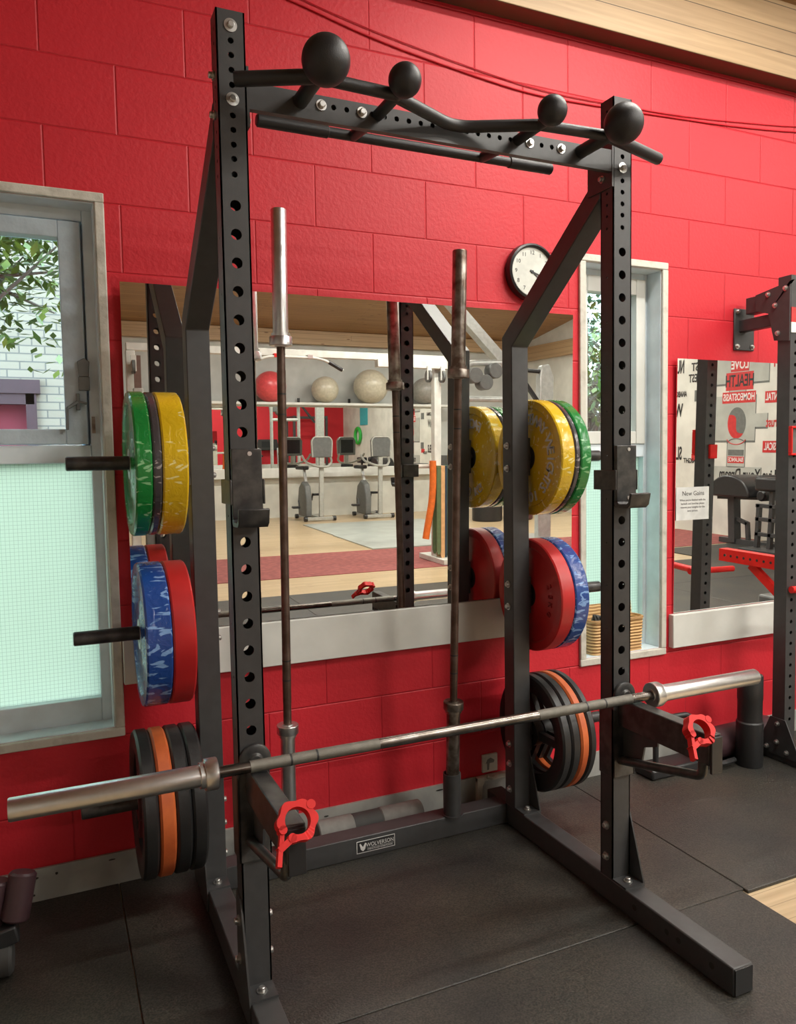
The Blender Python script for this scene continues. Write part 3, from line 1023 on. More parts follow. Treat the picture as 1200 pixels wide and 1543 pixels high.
big = [2.018 - 0.0672 * k for k in range(20)]
small = [2.397, 2.364, 2.330, 2.296, 2.226, 2.193, 2.159, 2.126, 2.090]
T_ = 0.004
for x0, sgn in ((0.0, -1), (WX, 1)):
    mb = MB()
    holes = [(z - HB, 0.0131, S / 2) for z in big] + [(z - HB, 0.0072, S / 2) for z in small]
    L = H - HB
    mb.holed((x0, 0, HB), (1, 0, 0), (0, 0, 1), (0, 1, 0), S, L, T_, holes)
    mb.holed((x0, SD - T_, HB), (1, 0, 0), (0, 0, 1), (0, 1, 0), S, L, T_, holes)
    sh = [(z - HB, 0.0030, SD / 2) for z in [0.74 + 0.134 * k for k in range(10)]] + [(z - HB, 0.0045, SD / 2) for z in small + [2.431, 2.263]]
    mb.holed((x0, 0, HB), (0, 1, 0), (0, 0, 1), (1, 0, 0), SD, L, T_, sh, seg=10)
    mb.holed((x0 + S - T_, 0, HB), (0, 1, 0), (0, 0, 1), (1, 0, 0), SD, L, T_, sh, seg=10)
    mb.box(x0 + 0.001, x0 + S - 0.001, 0.001, SD - 0.001, H - 0.006, H - 0.0005)
    mb.build('upright', M['black'], rack)
    # rear upright with the brace bent forward to the top
    e = x0 + (S - SR) / 2
    kf, kr = 1.8141, 1.856
    zt = 2.19
    sl = (zt - kf) / (D - SD)
    poly = [(D, HB), (D + RB, HB), (D + RB, kr), (SD, kr + (D + RB - SD) * sl * 0.985), (SD, zt), (D, kf)]
    mb = MB().prism(poly, (SR, 0, 0), (e, 0, 0), (0, 1, 0), (0, 0, 1))
    mb.build('rear_upright', M['black'], rack, bevel=0.003)
    mb = MB().box(x0, x0 + S, FE, 0.765, 0.0, HB)
    rail = mb.build('base_rail', M['black'], rack, bevel=0.004)
    for yy in (-0.10, -0.235, -0.28, -0.40):
        xx = x0 - 0.0006
        MB().cyl((xx, yy, 0.043), (xx + 0.0012, yy, 0.043), 0.009, seg=14).build('bolt_hole', M['chip'], rail)
    mb = MB().box(x0 + 0.004, x0 + S - 0.004, FE - 0.004, FE + 0.01, 0.004, HB - 0.004)
    mb.build('end_cap', M['black_plastic'], rail)
    # foot brackets at front and rear uprights
    xo = x0 + S if sgn > 0 else x0 - 0.005
    for yf, yb2 in ((0.0, SD), (D, D + RB)):
        mb = MB()
        mb.prism([(yb2, 0.012), (yb2, 0.31), (yf + 0.012, 0.31), (yf - 0.002, 0.27), (yf - 0.062, 0.085), (yf - 0.062, 0.012)], (0.005, 0, 0), (xo, 0, 0), (0, 1, 0), (0, 0, 1))
        mb.box(x0, x0 + S, yf - 0.062, yf, HB, HB + 0.006)
        mb.build('foot_bracket', M['black'], rack)
        for zz in (0.145, 0.245):
            for xi, dx in ((x0, -1), (x0 + S, 1)):
                off = 0.005 if (sgn > 0) == (dx > 0) else 0.0
                bolt((xi + dx * off, (yf + yb2) / 2, zz), (dx, 0, 0), rack)
        bolt((x0 + S / 2, yf - 0.032, HB + 0.006), (0, 0, 1), rack)
    # crossbar bolts on the front face
    for zz in (2.431, 2.263):
        mb = MB().lathe([(0, 0), (0.0155, 0), (0.0155, 0.0025), (0.008, 0.003), (0.008, 0.009), (0.006, 0.011), (0, 0.011)], (x0 + S / 2, 0, zz), (0, -1, 0), 28)
        mb.build('washer_bolt', M['zinc'], rack)
    # bracket plate and side bolts on the top inside
    xin = x0 + S if sgn < 0 else x0 - 0.006
    mb = MB().box(xin, xin + 0.006, -0.002, SD + 0.055, 2.205, 2.345)
    mb.build('bracket_plate', M['black'], rack)
    for zz in (2.33, 2.238):
        for xa, dx in ((x0, -1), (x0 + S, 1)):
            if (dx < 0) != (sgn < 0) and zz > 2.3:
                continue
            off = 0.006 if (dx > 0) == (sgn < 0) else 0.0
            bolt((xa + dx * off, SD * 0.75, zz), (dx, 0, 0), rack, 0.011, 0.0075)
    # storage horns
    for zz in (1.412, 0.893, 0.364):
        xh = x0 - 0.001 if sgn < 0 else x0 + S + 0.001
        xe = xh + sgn * 0.352
        mb = MB().cyl((xh, 0.59, zz), (xe, 0.59, zz), 0.0212, bev=0.003)
        mb.box(min(xh, xh + sgn * 0.008), max(xh, xh + sgn * 0.008), D + 0.001, D + RB - 0.001, zz - 0.07, zz + 0.07)
        horn = mb.build('storage_horn', M['black_worn'], rack)
        xi, dx = (x0 + S, 1) if sgn < 0 else (x0, -1)
        xi = xi + (0.0017 if sgn < 0 else -0.0017)
        for dz in (-0.042, 0.042):
            bolt((xi, 0.59, zz + dz), (dx, 0, 0), horn)

# top crossbar with its row of holes
zc0, zc1 = 2.248, 2.310
mb = MB()
hl = [(x - S, 0.0068, (zc1 - zc0) * 0.62) for x in [0.288 + 0.0345 * k for k in range(20)]]
mb.holed((S, 0.0, zc0), (0, 0, 1), (1, 0, 0), (0, 1, 0), zc1 - zc0, WX - S, 0.004, hl, seg=14)
mb.box(S, WX, 0.004, 0.018, zc0, zc0 + 0.004).box(S, WX, 0.004, 0.018, zc1 - 0.004, zc1).box(S, WX, 0.014, 0.018, zc0 + 0.004, zc1 - 0.004)
mb.build('crossbar', M['black'], rack)
for bx_ in (0.255, 0.363, 0.868, 0.975):
    bolt((bx_, 0, 2.286), (0, -1, 0), rack)
# globe grip pull-up assembly
zh = 2.287
for dx_, rb_, yb_, yn_ in ((-0.414, 0.0545, -0.192, -0.128), (-0.208, 0.0395, -0.165, -0.118), (0.212, 0.0385, -0.165, -0.112), (0.428, 0.0525, -0.185, -0.120)):
    x = CX + dx_
    MB().cyl((x, 0.001, zh), (x, yb_, zh), 0.0185 if abs(dx_) > 0.3 else 0.0145).build('grip_post', M['black_grip'], rack)
    zb = zh + (0.008 if rb_ > 0.045 else 0.014)
    MB().sphere((x, yb_, zb), rb_, 40, 24).build('ball_grip', M['black_grip'], rack)
def grip(name, pts, r):
    MB().tube(pts, r, 18).build(name, M['black_grip'], rack)
grip('angled_grip', [(0.030, -0.048, zh), (CX - 0.414, -0.132, zh)], 0.0170)
grip('angled_grip', [(CX - 0.414, -0.128, zh), (CX - 0.208, -0.118, zh)], 0.0145)
grip('centre_grip', round_path([Vector(p) for p in ((CX - 0.208, -0.112, zh), (CX - 0.018, -0.022, zh), (CX + 0.030, -0.022, zh), (CX + 0.212, -0.108, zh))], 0.03), 0.0155)
grip('angled_grip', [(CX + 0.212, -0.108, zh), (CX + 0.428, -0.122, zh)], 0.0145)
grip('angled_grip', [(CX + 0.428, -0.122, zh), (1.292, -0.045, zh)], 0.0170)
# straight rear pull-up bar
zr_ = 2.312
MB().cyl((0.145, 0.2, zr_), (1.08, 0.2, zr_), 0.0140, bev=0.004).build('pull_up_bar', M['black_grip'], rack)
for xa, xb in ((0.142, 0.345), (0.925, 1.084)):
    MB().cyl((xa, 0.2, zr_), (xb, 0.2, zr_), 0.0168, bev=0.004).build('pull_up_grip', M['black_grip'], rack)
for x in (CX - 0.200, CX + 0.215):
    MB().cyl((x, 0.003, 2.290), (x, 0.2, zr_), 0.0150).build('bar_post', M['black_grip'], rack)
# rear crossmember on the floor, badge, bar holders
y0c, y1c = 0.614, 0.692
MB().box(S, WX, y0c, y1c, 0.0, HB).build('rear_crossmember', M['black'], rack, bevel=0.003)
bd = MB().box(0.538, 0.686, y0c - 0.0015, y0c, 0.019, 0.063).build('badge', M['black_plastic'], rack)
mb = MB()
fy = y0c - 0.0016
for a, b_, c, d in ((0.538, 0.686, 0.061, 0.063), (0.538, 0.686, 0.019, 0.021), (0.538, 0.540, 0.021, 0.061), (0.684, 0.686, 0.021, 0.061)):
    mb.box(a, b_, fy - 0.0005, fy, c, d)
mb.prism([(0.549, 0.052), (0.553, 0.054), (0.562, 0.040), (0.571, 0.054), (0.575, 0.052), (0.570, 0.032), (0.562, 0.025), (0.554, 0.032)], (0, -0.0008, 0), (0, fy, 0))
mb.prism([(0.577, 0.033), (0.680, 0.033), (0.680, 0.0335), (0.577, 0.0335)], (0, -0.0006, 0), (0, fy, 0))
mb.text('WOLVERSON', 0.0205, facing((0.628, fy, 0.0435), (0, -1, 0)), 0.0004, xscale=0.86)
mb.text('STRENGTH AND CONDITIONING', 0.0075, facing((0.628, fy, 0.0275), (0, -1, 0)), 0.0004, xscale=0.85)
mb.build('lettering', M['white_letter'], bd)
for x, yh in ((0.306, 0.648), (0.931, 0.629)):
    mb = MB().pipe((x, yh, HB), (x, yh, 0.236), 0.0335, 0.0285)
    mb.pipe((x, yh, HB), (x, yh, HB + 0.004), 0.040, 0.0335)
    mb.build('bar_holder', M['black'], rack)

# ------------------------------------------------------------------ j-cups hung on the uprights
def jcup(x0, label):
    g = thing('j_cup', label, 'rack hook', (x0 + S / 2, -0.01, 1.26), 'hooks on the front uprights')
    xa, xb = x0 + 0.002, x0 + 0.0765
    mb = MB()
    mb.box(xa, xb, -0.016, -0.001, 1.27, 1.440)
    mb.prism([(-0.016, 1.27), (-0.001, 1.27), (-0.001, 1.262), (-0.010, 1.252), (-0.060, 1.252), (-0.072, 1.262), (-0.080, 1.296), (-0.071, 1.298), (-0.064, 1.270), (-0.056, 1.264), (-0.022, 1.264)],
             (xb - xa, 0, 0), (xa, 0, 0), (0, 1, 0), (0, 0, 1))
    mb.build('hook', M['black_worn'], g, bevel=0.002)
    mb = MB()
    mb.box(xa - 0.006, xa, -0.016, SD + 0.03, 1.305, 1.366)
    mb.box(xb, xb + 0.006, -0.016, SD + 0.03, 1.305, 1.366)
    mb.box(xa - 0.006, xb + 0.006, SD + 0.024, SD + 0.03, 1.305, 1.366)
    mb.build('saddle', M['black_worn'], g, bevel=0.002)
    mb = MB()
    for zz in (1.428, 1.281):
        mb.cyl((x0 + 0.046, -0.016, zz), (x0 + 0.046, -0.0185, zz), 0.0055, seg=16)
    mb.build('rivet', M['zinc'], g)
    return g
jcup(0.0, 'worn black bar hook on the left front upright')
jcup(WX, 'worn black bar hook on the right front upright')

# ------------------------------------------------------------------ spotter arms
def spotter(x0, label):
    g = thing('spotter_arm', label, 'spotter arm', (x0 + S / 2, -0.1, 0.6), 'spotter arms on the front uprights')
    xa, xb = x0 - 0.006, x0 + S + 0.007
    mb = MB()
    mb.box(xa, xb, -0.012, -0.001, 0.412, 0.658)
    mb.box(xa, xa + 0.0055, -0.012, SD, 0.412, 0.63)
    mb.box(xb - 0.006, xb, -0.012, SD, 0.412, 0.63)
    mb.lathe([(0, -0.001), (0.040, -0.001), (0.040, -0.010), (0.034, -0.013), (0.018, -0.014), (0.014, -0.020), (0, -0.020)], (x0 + 0.040, 0, 0.668), (0, 1, 0), 36)
    mb.build('sleeve', M['black_worn'], g, bevel=0.0015)
    ax0, ax1 = x0 + 0.013, x0 + 0.056
    mb = MB().box(ax0, ax1, -0.372, -0.012, 0.575, 0.6605)
    mb.build('arm', M['black_worn'], g, bevel=0.003)
    mb = MB().box(ax0 + 0.002, ax1 - 0.002, -0.380, -0.372, 0.555, 0.655)
    mb.build('end_cap', M['black_plastic'], g, bevel=0.002)
    mb = MB().prism([(-0.012, 0.575), (-0.012, 0.47), (-0.095, 0.49), (-0.105, 0.535), (-0.16, 0.555), (-0.16, 0.575)], (0.006, 0, 0), ((ax0 + ax1) / 2 - 0.003, 0, 0), (0, 1, 0), (0, 0, 1))
    mb.build('gusset', M['black'], g)
    xm = x0 + 0.022
    mb = MB().tube([(xm, -0.010, 0.464), (xm, -0.342, 0.537), (xm, -0.342, 0.578)], 0.0130, 14, smooth=0.025)
    mb.build('support_tube', M['black_worn'], g)
    return g
spotter(0.0, 'black spotter arm on the left front upright, red clip on its end')
spotter(WX, 'black spotter arm on the right front upright, red clip on its end')

# ------------------------------------------------------------------ barbells
def bar_profile(mb_dict, o, d, half, flange=0.655):
    pass
def barbell(label, centre, d, length, shaft_half, mats, loc, group=None):
    g = thing('barbell', label, 'barbell', loc, group)
    c, d = Vector(centre), Vector(d).normalized()
    hl_ = length / 2
    MB().cyl(c - d * shaft_half, c + d * shaft_half, 0.0138).build('shaft', mats[0], g)
    for a, b_ in ((-shaft_half + 0.075, -0.245), (0.245, shaft_half - 0.075)):
        MB().cyl(c + d * a, c + d * b_, 0.0145).build('knurling', mats[1], g)
        ring = -0.475 if a < 0 else 0.475
    for a in (-0.482, -0.415, 0.41, 0.477):
        MB().pipe(c + d * a, c + d * (a + 0.005), 0.0149, 0.0143).build('ring_mark', M['black_plastic'], g)
    for s in (-1, 1):
        e = d * s
        sl_ = MB().lathe([(0.014, 0), (0.0195, 0), (0.0195, 0.003), (0.0355, 0.003), (0.0375, 0.005), (0.0375, 0.031), (0.0360, 0.033), (0.0305, 0.033), (0.0305, 0.044), (0.0252, 0.044),
                          (0.0252, hl_ - shaft_half - 0.003), (0.0235, hl_ - shaft_half), (0.016, hl_ - shaft_half), (0.015, hl_ - shaft_half - 0.004), (0, hl_ - shaft_half - 0.004)],
                         c + e * shaft_half, e, 36)
        sl_.build('sleeve', mats[2], g)
    return g
barbell('long shiny barbell lying across the two spotter arms', (0.592, -0.07, 0.6772), (1, 0, 0), 2.2, 0.655, (M['dull_steel'], M['knurl'], M['steel']), (0.592, -0.07, 0.65))
def vbar(p0, p1, label, mats):
    p0, p1 = Vector(p0), Vector(p1)
    L_ = (p1 - p0).length
    return barbell(label, (p0 + p1) / 2, p1 - p0, L_, L_ / 2 - 0.437, mats, tuple(p0), 'barbells standing in the rack')
vbar((0.306, 0.650, HB + 0.005), (0.311, 0.600, 2.219), 'upright silver barbell on the left, in the holder behind the rack', (M['brown_steel'], M['brown_steel'], M['steel']))
vbar((0.931, 0.632, HB + 0.005), (0.926, 0.512, 2.125), 'leaning tarnished barbell on the right, in the holder behind the rack', (M['brown_steel'], M['brown_steel'], M['rusty']))

# ------------------------------------------------------------------ plates
def ring_text(mb, body, xface, sgn, cy, cz, rad, size, start, step, depth=0.0022):
    """letters around the plate axis, reading clockwise for a viewer at the face (normal sgn*x)"""
    for i, chh in enumerate(body):
        if chh == ' ':
            continue
        a = start - step * i          # angle measured for the viewer, 90 deg = top
        ca, sa = math.cos(a), math.sin(a)
        # viewer's right is +y when looking along +x? face normal -x: viewer looks +x, right is -y
        ry = -1.0 if sgn < 0 else 1.0
        pos = Vector((xface, cy + ry * ca * rad, cz + sa * rad))
        upv = Vector((0, ry * ca, sa))
        mb.text(chh, size, facing(pos, (sgn, 0, 0), upv), depth, bold=0.012)
def bumper(name, label, x_in, x_out, zc, r, m, group, text=None, tmat=None, hole=0.0255):
    """disc between x_in and x_out on a horn at y=.59; hollow hub, dished faces"""
    x0, x1 = min(x_in, x_out), max(x_in, x_out)
    t = x1 - x0
    cz = zc
    cy = 0.594
    g = thing(name, label, 'weight plate', ((x0 + x1) / 2, cy, cz), group)
    prof = []
    face = [(r - 0.004, 0.0), (r - 0.030, 0.0), (r - 0.036, 0.006), (0.105, 0.008), (0.098, 0.004), (0.060, 0.004), (0.056, 0.002), (0.046, 0.002)]
    prof = [(r, 0.005)] + [(a, b_) for a, b_ in face] + [(a, t - b_) for a, b_ in face[::-1]] + [(r, t - 0.005)]
    MB().lathe(prof, (x0, cy, cz), (1, 0, 0), 72, close=True).build('disc', m, g)
    MB().pipe((x0 + 0.001, cy, cz), (x1 - 0.001, cy, cz), 0.0462, hole, 36).build('hub', M['black_plastic'] if text else M['steel'], g)
    if text:
        for sgn, xf in ((-1, x0 + 0.0050), (1, x1 - 0.0050)):
            mb = MB()
            for body, start, step, rad, size in text:
                ring_text(mb, body, xf, sgn, cy, cz, rad, size, R(start), R(step))
            mb.build('lettering', tmat, g)
    return g
HG = 'bumper plates on the upper horns'
MG = 'bumper plates on the middle horns'
yt = [('FACEWAY WEIGHTS', 118, 12.0, 0.142, 0.058), ('10 KG', -72, 12, 0.147, 0.052)]
rt = [('25', 20, 16, 0.135, 0.035), ('KG', -5, 16, 0.135, 0.030), ('ELEIKA', -50, 13, 0.145, 0.030)]
zu = 1.4085
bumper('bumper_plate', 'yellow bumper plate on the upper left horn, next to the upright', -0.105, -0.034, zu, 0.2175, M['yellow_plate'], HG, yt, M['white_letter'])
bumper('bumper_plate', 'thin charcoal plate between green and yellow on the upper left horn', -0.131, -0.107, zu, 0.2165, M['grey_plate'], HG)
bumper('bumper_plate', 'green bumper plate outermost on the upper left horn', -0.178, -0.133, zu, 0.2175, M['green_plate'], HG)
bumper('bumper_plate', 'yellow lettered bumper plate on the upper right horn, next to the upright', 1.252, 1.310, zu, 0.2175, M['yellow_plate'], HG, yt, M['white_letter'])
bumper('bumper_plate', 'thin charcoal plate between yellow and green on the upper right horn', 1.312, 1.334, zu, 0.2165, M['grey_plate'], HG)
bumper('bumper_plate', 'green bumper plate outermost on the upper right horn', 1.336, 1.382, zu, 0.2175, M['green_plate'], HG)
zm = 0.8875
rt = [('25', 20, 16, 0.135, 0.035), ('KG', -8, 16, 0.135, 0.028)]
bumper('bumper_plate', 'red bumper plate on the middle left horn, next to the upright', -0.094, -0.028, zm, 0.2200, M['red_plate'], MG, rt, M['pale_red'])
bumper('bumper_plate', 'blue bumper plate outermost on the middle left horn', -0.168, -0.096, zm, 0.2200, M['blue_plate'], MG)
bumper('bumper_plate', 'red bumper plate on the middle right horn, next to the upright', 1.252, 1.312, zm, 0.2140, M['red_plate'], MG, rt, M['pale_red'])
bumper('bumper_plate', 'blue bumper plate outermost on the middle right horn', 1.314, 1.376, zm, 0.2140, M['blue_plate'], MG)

def spoke_plate(label, x_in, x_out, zc, r, rim_m, web_m, group, spokes=3):
    x0, x1 = min(x_in, x_out), max(x_in, x_out)
    t = x1 - x0
    cy = 0.59
    g = thing('spoked_plate', label, 'weight plate', ((x0 + x1) / 2, cy, zc), group)
    ri = r * 0.70
    prof = [(r, 0.007), (r - 0.007, 0), (ri + 0.012, 0), (ri, 0.008), (ri, t - 0.008), (ri + 0.012, t), (r - 0.007, t), (r, t - 0.007)]
    MB().lathe(prof, (x0, cy, zc), (1, 0, 0), 72, close=True).build('rim', rim_m, g)
    MB().pipe((x0 + 0.002, cy, zc), (x1 - 0.002, cy, zc), 0.052, 0.0255, 36).build('hub', web_m, g)
    xm = (x0 + x1) / 2
    for k in range(spokes):
        a = 2 * PI * k / spokes + PI
        d = Vector((0, math.cos(a), math.sin(a)))
        c = Vector((xm, cy, zc))
        MB().bar(c + d * 0.045, c + d * (ri + 0.006), t * 0.55, 0.030, (1, 0, 0)).build('spoke', web_m, g)
    return g
LG = 'spoked plates on the lower horns'
zl = 0.360
spoke_plate('black plate nearest the upright on the lower left horn', -0.056, -0.012, zl, 0.2225, M['rubber'], M['rubber'], LG)
spoke_plate('second black plate from the upright on the lower left horn, beside the orange one', -0.102, -0.058, zl, 0.2225, M['rubber'], M['rubber'], LG)
spoke_plate('orange plate between black plates on the lower left horn', -0.149, -0.104, zl, 0.2225, M['orange_plate'], M['rubber'], LG)
spoke_plate('black plate with maroon spokes, outermost on the lower left horn', -0.194, -0.151, zl, 0.2225, M['rubber'], M['iron_red'], LG)
zl = 0.352
spoke_plate('open spoked black plate nearest the upright on the lower right horn', 1.250, 1.288, zl, 0.2225, M['rubber'], M['rubber'], LG)
spoke_plate('second black plate from the upright on the lower right horn, beside the orange one', 1.290, 1.328, zl, 0.2225, M['rubber'], M['rubber'], LG)
spoke_plate('orange plate between black plates on the lower right horn', 1.330, 1.366, zl, 0.2225, M['orange_plate'], M['rubber'], LG)
spoke_plate('black plate outermost on the lower right horn', 1.368, 1.400, zl, 0.2225, M['rubber'], M['rubber'], LG)

# ------------------------------------------------------------------ red clips hooked over the arm ends
def clip(c, tilt, roll, label):
    g = thing('barbell_clip', label, 'barbell clip', c, 'red barbell clips')
    # local frame: ring in XZ plane, thickness along Y; then tilted about X
    Mx = Matrix.Translation(Vector(c)) @ Matrix.Rotation(tilt, 4, 'X') @ Matrix.Rotation(roll, 4, 'Y')
    ro, ri, t = 0.041, 0.0265, 0.026
    def arcpoly(a0, a1, n, bumps):
        out = []
        for k in range(n + 1):
            a = a0 + (a1 - a0) * k / n
            o = ro * (1 + 0.07 * math.cos(bumps * a))
            out.append((o * math.cos(a), o * math.sin(a)))
        for k in range(n + 1):
            a = a1 + (a0 - a1) * k / n
            out.append((ri * math.cos(a), ri * math.sin(a)))
        return out
    # upper-left jaw, right jaw
    mb = MB()
    for a0, a1 in ((R(38), R(198)), (R(-122), R(38))):
        P = arcpoly(a0, a1, 22, 6)
        n2 = 23
        o_ = P[:n2]
        i_ = P[n2:][::-1]
        for k in range(n2 - 1):
            mb.quadbox([(o_[k][0], -t / 2, o_[k][1]), (o_[k + 1][0], -t / 2, o_[k + 1][1]), (i_[k + 1][0], -t / 2, i_[k + 1][1]), (i_[k][0], -t / 2, i_[k][1]),
                        (o_[k][0], t / 2, o_[k][1]), (o_[k + 1][0], t / 2, o_[k + 1][1]), (i_[k + 1][0], t / 2, i_[k + 1][1]), (i_[k][0], t / 2, i_[k][1])])
    bmesh.ops.remove_doubles(mb.bm, verts=mb.bm.verts[:], dist=1e-5)
    mb.cyl((0.033, -t / 2 - 0.001, 0.026), (0.033, t / 2 + 0.001, 0.026), 0.0095)
    mb.cyl((-0.0325, -t / 2, -0.012), (-0.0325, t / 2, -0.012), 0.0085)
    mb.cyl((-0.0165, -t / 2, -0.030), (-0.0165, t / 2, -0.030), 0.0085)
    mb.transform(Mx)
    mb.build('jaw', M['red_plastic'], g)
    mb = MB()
    mb.bar((-0.018, 0, -0.032), (-0.046, 0, -0.048), t * 0.9, 0.013, (0, 1, 0))
    mb.bar((-0.042, 0, -0.042), (-0.052, -0.004, -0.078), t * 0.8, 0.009, (0, 1, 0))
    mb.bar((-0.033, 0, -0.012), (-0.042, 0, -0.046), t * 0.7, 0.009, (0, 1, 0))
    mb.transform(Mx)
    mb.build('lever', M['red_plastic'], g)
    return g
clip((0.030, -0.394, 0.677), R(-35), R(0), 'red barbell clip perched on the end of the left spotter arm')
clip((WX - 0.028 + 0.004, -0.372, 0.680), R(-38), R(8), 'red barbell clip perched on the end of the right spotter arm')

#=NEAR=
# ------------------------------------------------------------------ mirrors (their tops lean out a little)
def mirror(name, label, x0, x1, z0, z1, ybot, pitch, yaw):
    g = MB()
    t = 0.005
    g.box(0, x1 - x0, 0, t, 0, z1 - z0)
    o = g.build(name, M['mirror'])
    o.location = (x0, ybot, z0)
    o.rotation_euler = (pitch, 0, yaw)
    tag(o, label, 'mirror', 'wall mirrors')
    return o
# plane: n = (-.0067, -1, -.0145) through (.72, .8263, .87)
mirror('wall_mirror', 'large wall mirror on the red wall behind the rack', -0.163, 1.622, 0.838, 2.000, 0.8263 + 0.0067 * (-0.163 - 0.72) * -1 - 0.0, 0.0145, -0.0067)
mirror('wall_mirror', 'tall wall mirror at the far right beside the narrow window', 2.212, 4.60, 0.680, 1.846, 0.838, 0.0145, 0.0)

# notice stuck on the right mirror
nt_o = thing('paper_notice', 'white printed notice taped to the lower left of the right mirror', 'notice', (2.31, 0.832, 1.20))
MB().box(2.215, 2.415, 0.8275, 0.8288, 1.11, 1.262).build('sheet', M['paper'], nt_o)
mb = MB()
yy = 0.8272
mb.text('New Gains', 0.030, facing((2.318, yy, 1.232), (0, -1, 0)), 0.0002)
for k, ln in enumerate(("When you're finished with the", 'barbells and benches please', 'remove your weights for the', 'next person.')):
    mb.text(ln, 0.0135, facing((2.315, yy, 1.202 - 0.0165 * k), (0, -1, 0)), 0.0002, xscale=0.95)
mb.build('lettering', M['black_letter'], nt_o)

# ------------------------------------------------------------------ clock
cl = thing('wall_clock', 'round black rimmed wall clock partly behind the right brace', 'clock', (1.437, W, 2.162))
cx_, cz_ = 1.430, 2.163
MB().lathe([(0.097, 0.0), (0.112, 0.0), (0.116, 0.012), (0.112, 0.036), (0.104, 0.040), (0.098, 0.034), (0.097, 0.028)], (cx_, W, cz_), (0, -1, 0), 64, close=True).build('rim', M['black_plastic'], cl)
MB().cyl((cx_, W, cz_), (cx_, W - 0.028, cz_), 0.098, seg=64).build('dial', M['clock_face'], cl)
mb = MB()
for k in range(1, 13):
    a = R(90 - 30 * k)
    mb.text(str(k), 0.023, facing((cx_ + 0.077 * math.cos(a), W - 0.0283, cz_ + 0.077 * math.sin(a)), (0, -1, 0)), 0.0003)
mb.build('numeral', M['black_letter'], cl)
mb = MB()
for a, L_, w_ in ((R(-18), 0.045, 0.005), (R(-38), 0.066, 0.0035)):
    mb.bar((cx_ - 0.012 * math.cos(a), W - 0.0300, cz_ - 0.012 * math.sin(a)), (cx_ + L_ * math.cos(a), W - 0.0300, cz_ + L_ * math.sin(a)), w_, 0.0012, (-math.sin(a), 0, math.cos(a)))
mb.cyl((cx_, W - 0.028, cz_), (cx_, W - 0.032, cz_), 0.006)
mb.build('hand', M['black_letter'], cl)

# ------------------------------------------------------------------ painted cables sagging along the wall
def cable(pts, r, label):
    g = MB().tube(pts, r, 8, smooth=0.2)
    return tag(g.build('wall_cable', M['red_paint'], loc=pts[0]), label, 'cable', 'red painted cables')
cable([(-0.2, W - 0.006, 3.09), (0.32, W - 0.005, 3.035), (0.45, W - 0.005, 3.022), (0.75, W - 0.005, 2.953), (1.14, W - 0.005, 2.903), (1.45, W - 0.005, 2.874), (1.80, W - 0.005, 2.886), (2.15, W - 0.005, 2.902), (2.54, W - 0.005, 2.922), (2.98, W - 0.005, 2.960), (3.6, W - 0.006, 3.06)], 0.0032, 'lower red painted cable sagging along the top of the wall')
cable([(-0.2, W - 0.006, 3.125), (0.32, W - 0.005, 3.07), (0.72, W - 0.005, 2.985), (1.14, W - 0.005, 2.930), (1.50, W - 0.005, 2.895), (1.95, W - 0.005, 2.906), (2.35, W - 0.005, 2.925), (2.98, W - 0.005, 2.985), (3.6, W - 0.006, 3.09)], 0.0022, 'upper red painted cable sagging just above the other one')

# ------------------------------------------------------------------ socket and torn trunking
so = thing('wall_socket', 'cracked white wall socket low on the red wall behind the rack', 'socket', (1.219, W, 0.15))
MB().box(1.184, 1.256, W - 0.012, W, 0.112, 0.187).build('plate', M['old_white'], so, bevel=0.003)
mb = MB()
mb.prism([(1.205, 0.122), (1.213, 0.122), (1.216, 0.150), (1.236, 0.150), (1.240, 0.160), (1.222, 0.172), (1.206, 0.166), (1.198, 0.148), (1.204, 0.152)], (0, -0.001, 0), (0, W - 0.0122, 0))
mb.build('burn_mark', M['grey_foam'], so)
mb = MB()
mb.box(1.145, 1.305, W - 0.035, W - 0.018, 0.088, 0.105)
mb.prism([(1.145, -0.0), (1.162, -0.0), (1.168, 0.07), (1.185, 0.10), (1.145, 0.104)], (0, -0.02, 0), (0, W - 0.018, 0))
mb.tube([(1.19, W - 0.035, 0.105), (1.22, W - 0.04, 0.092), (1.25, W - 0.04, 0.108), (1.29, W - 0.04, 0.096), (1.305, W - 0.035, 0.108)], 0.008, 8, smooth=0.02)
tag(mb.build('cable_trunking', M['old_white'], loc=(1.2, W - 0.02, 0.0)), 'broken off-white cable trunking on the skirting below the socket', 'trunking')

# ------------------------------------------------------------------ wicker basket on the narrow window sill
bk = thing('wicker_basket', 'wicker basket with black gloves on the sill of the narrow window', 'basket', (1.93, 0.88, W2[2]))
bz0 = W2[2] + 0.001
mb = MB()
def rr_ring(x0, x1, y0, y1, z, rad, n=5):
    pts = []
    for cx2, cy2, a0 in ((x1 - rad, y1 - rad, 0), (x0 + rad, y1 - rad, 90), (x0 + rad, y0 + rad, 180), (x1 - rad, y0 + rad, 270)):
        for k in range(n + 1):
            a = R(a0 + 90 * k / n)
            pts.append((cx2 + rad * math.cos(a), cy2 + rad * math.sin(a), z))
    return pts
def loft(mb, rings, cap0=True):
    VV = [[mb.bm.verts.new(p) for p in r] for r in rings]
    n = len(rings[0])
    for A, B in zip(VV[:-1], VV[1:]):
        for k in range(n):
            mb.bm.faces.new([A[k], A[(k + 1) % n], B[(k + 1) % n], B[k]])
    if cap0:
        mb.bm.faces.new(VV[0])
        mb.bm.faces.new(VV[-1])
bx0, bx1, by0, by1 = 1.765, 2.045, 0.848, 0.925
rows = []
for k in range(23):
    z = bz0 + 0.150 * k / 22
    f = 0.004 * k / 22 + (0.0025 if k % 2 else 0)
    rows.append(rr_ring(bx0 - f, bx1 + f, by0 - f, by1 + min(f, 0.004), z, 0.028))
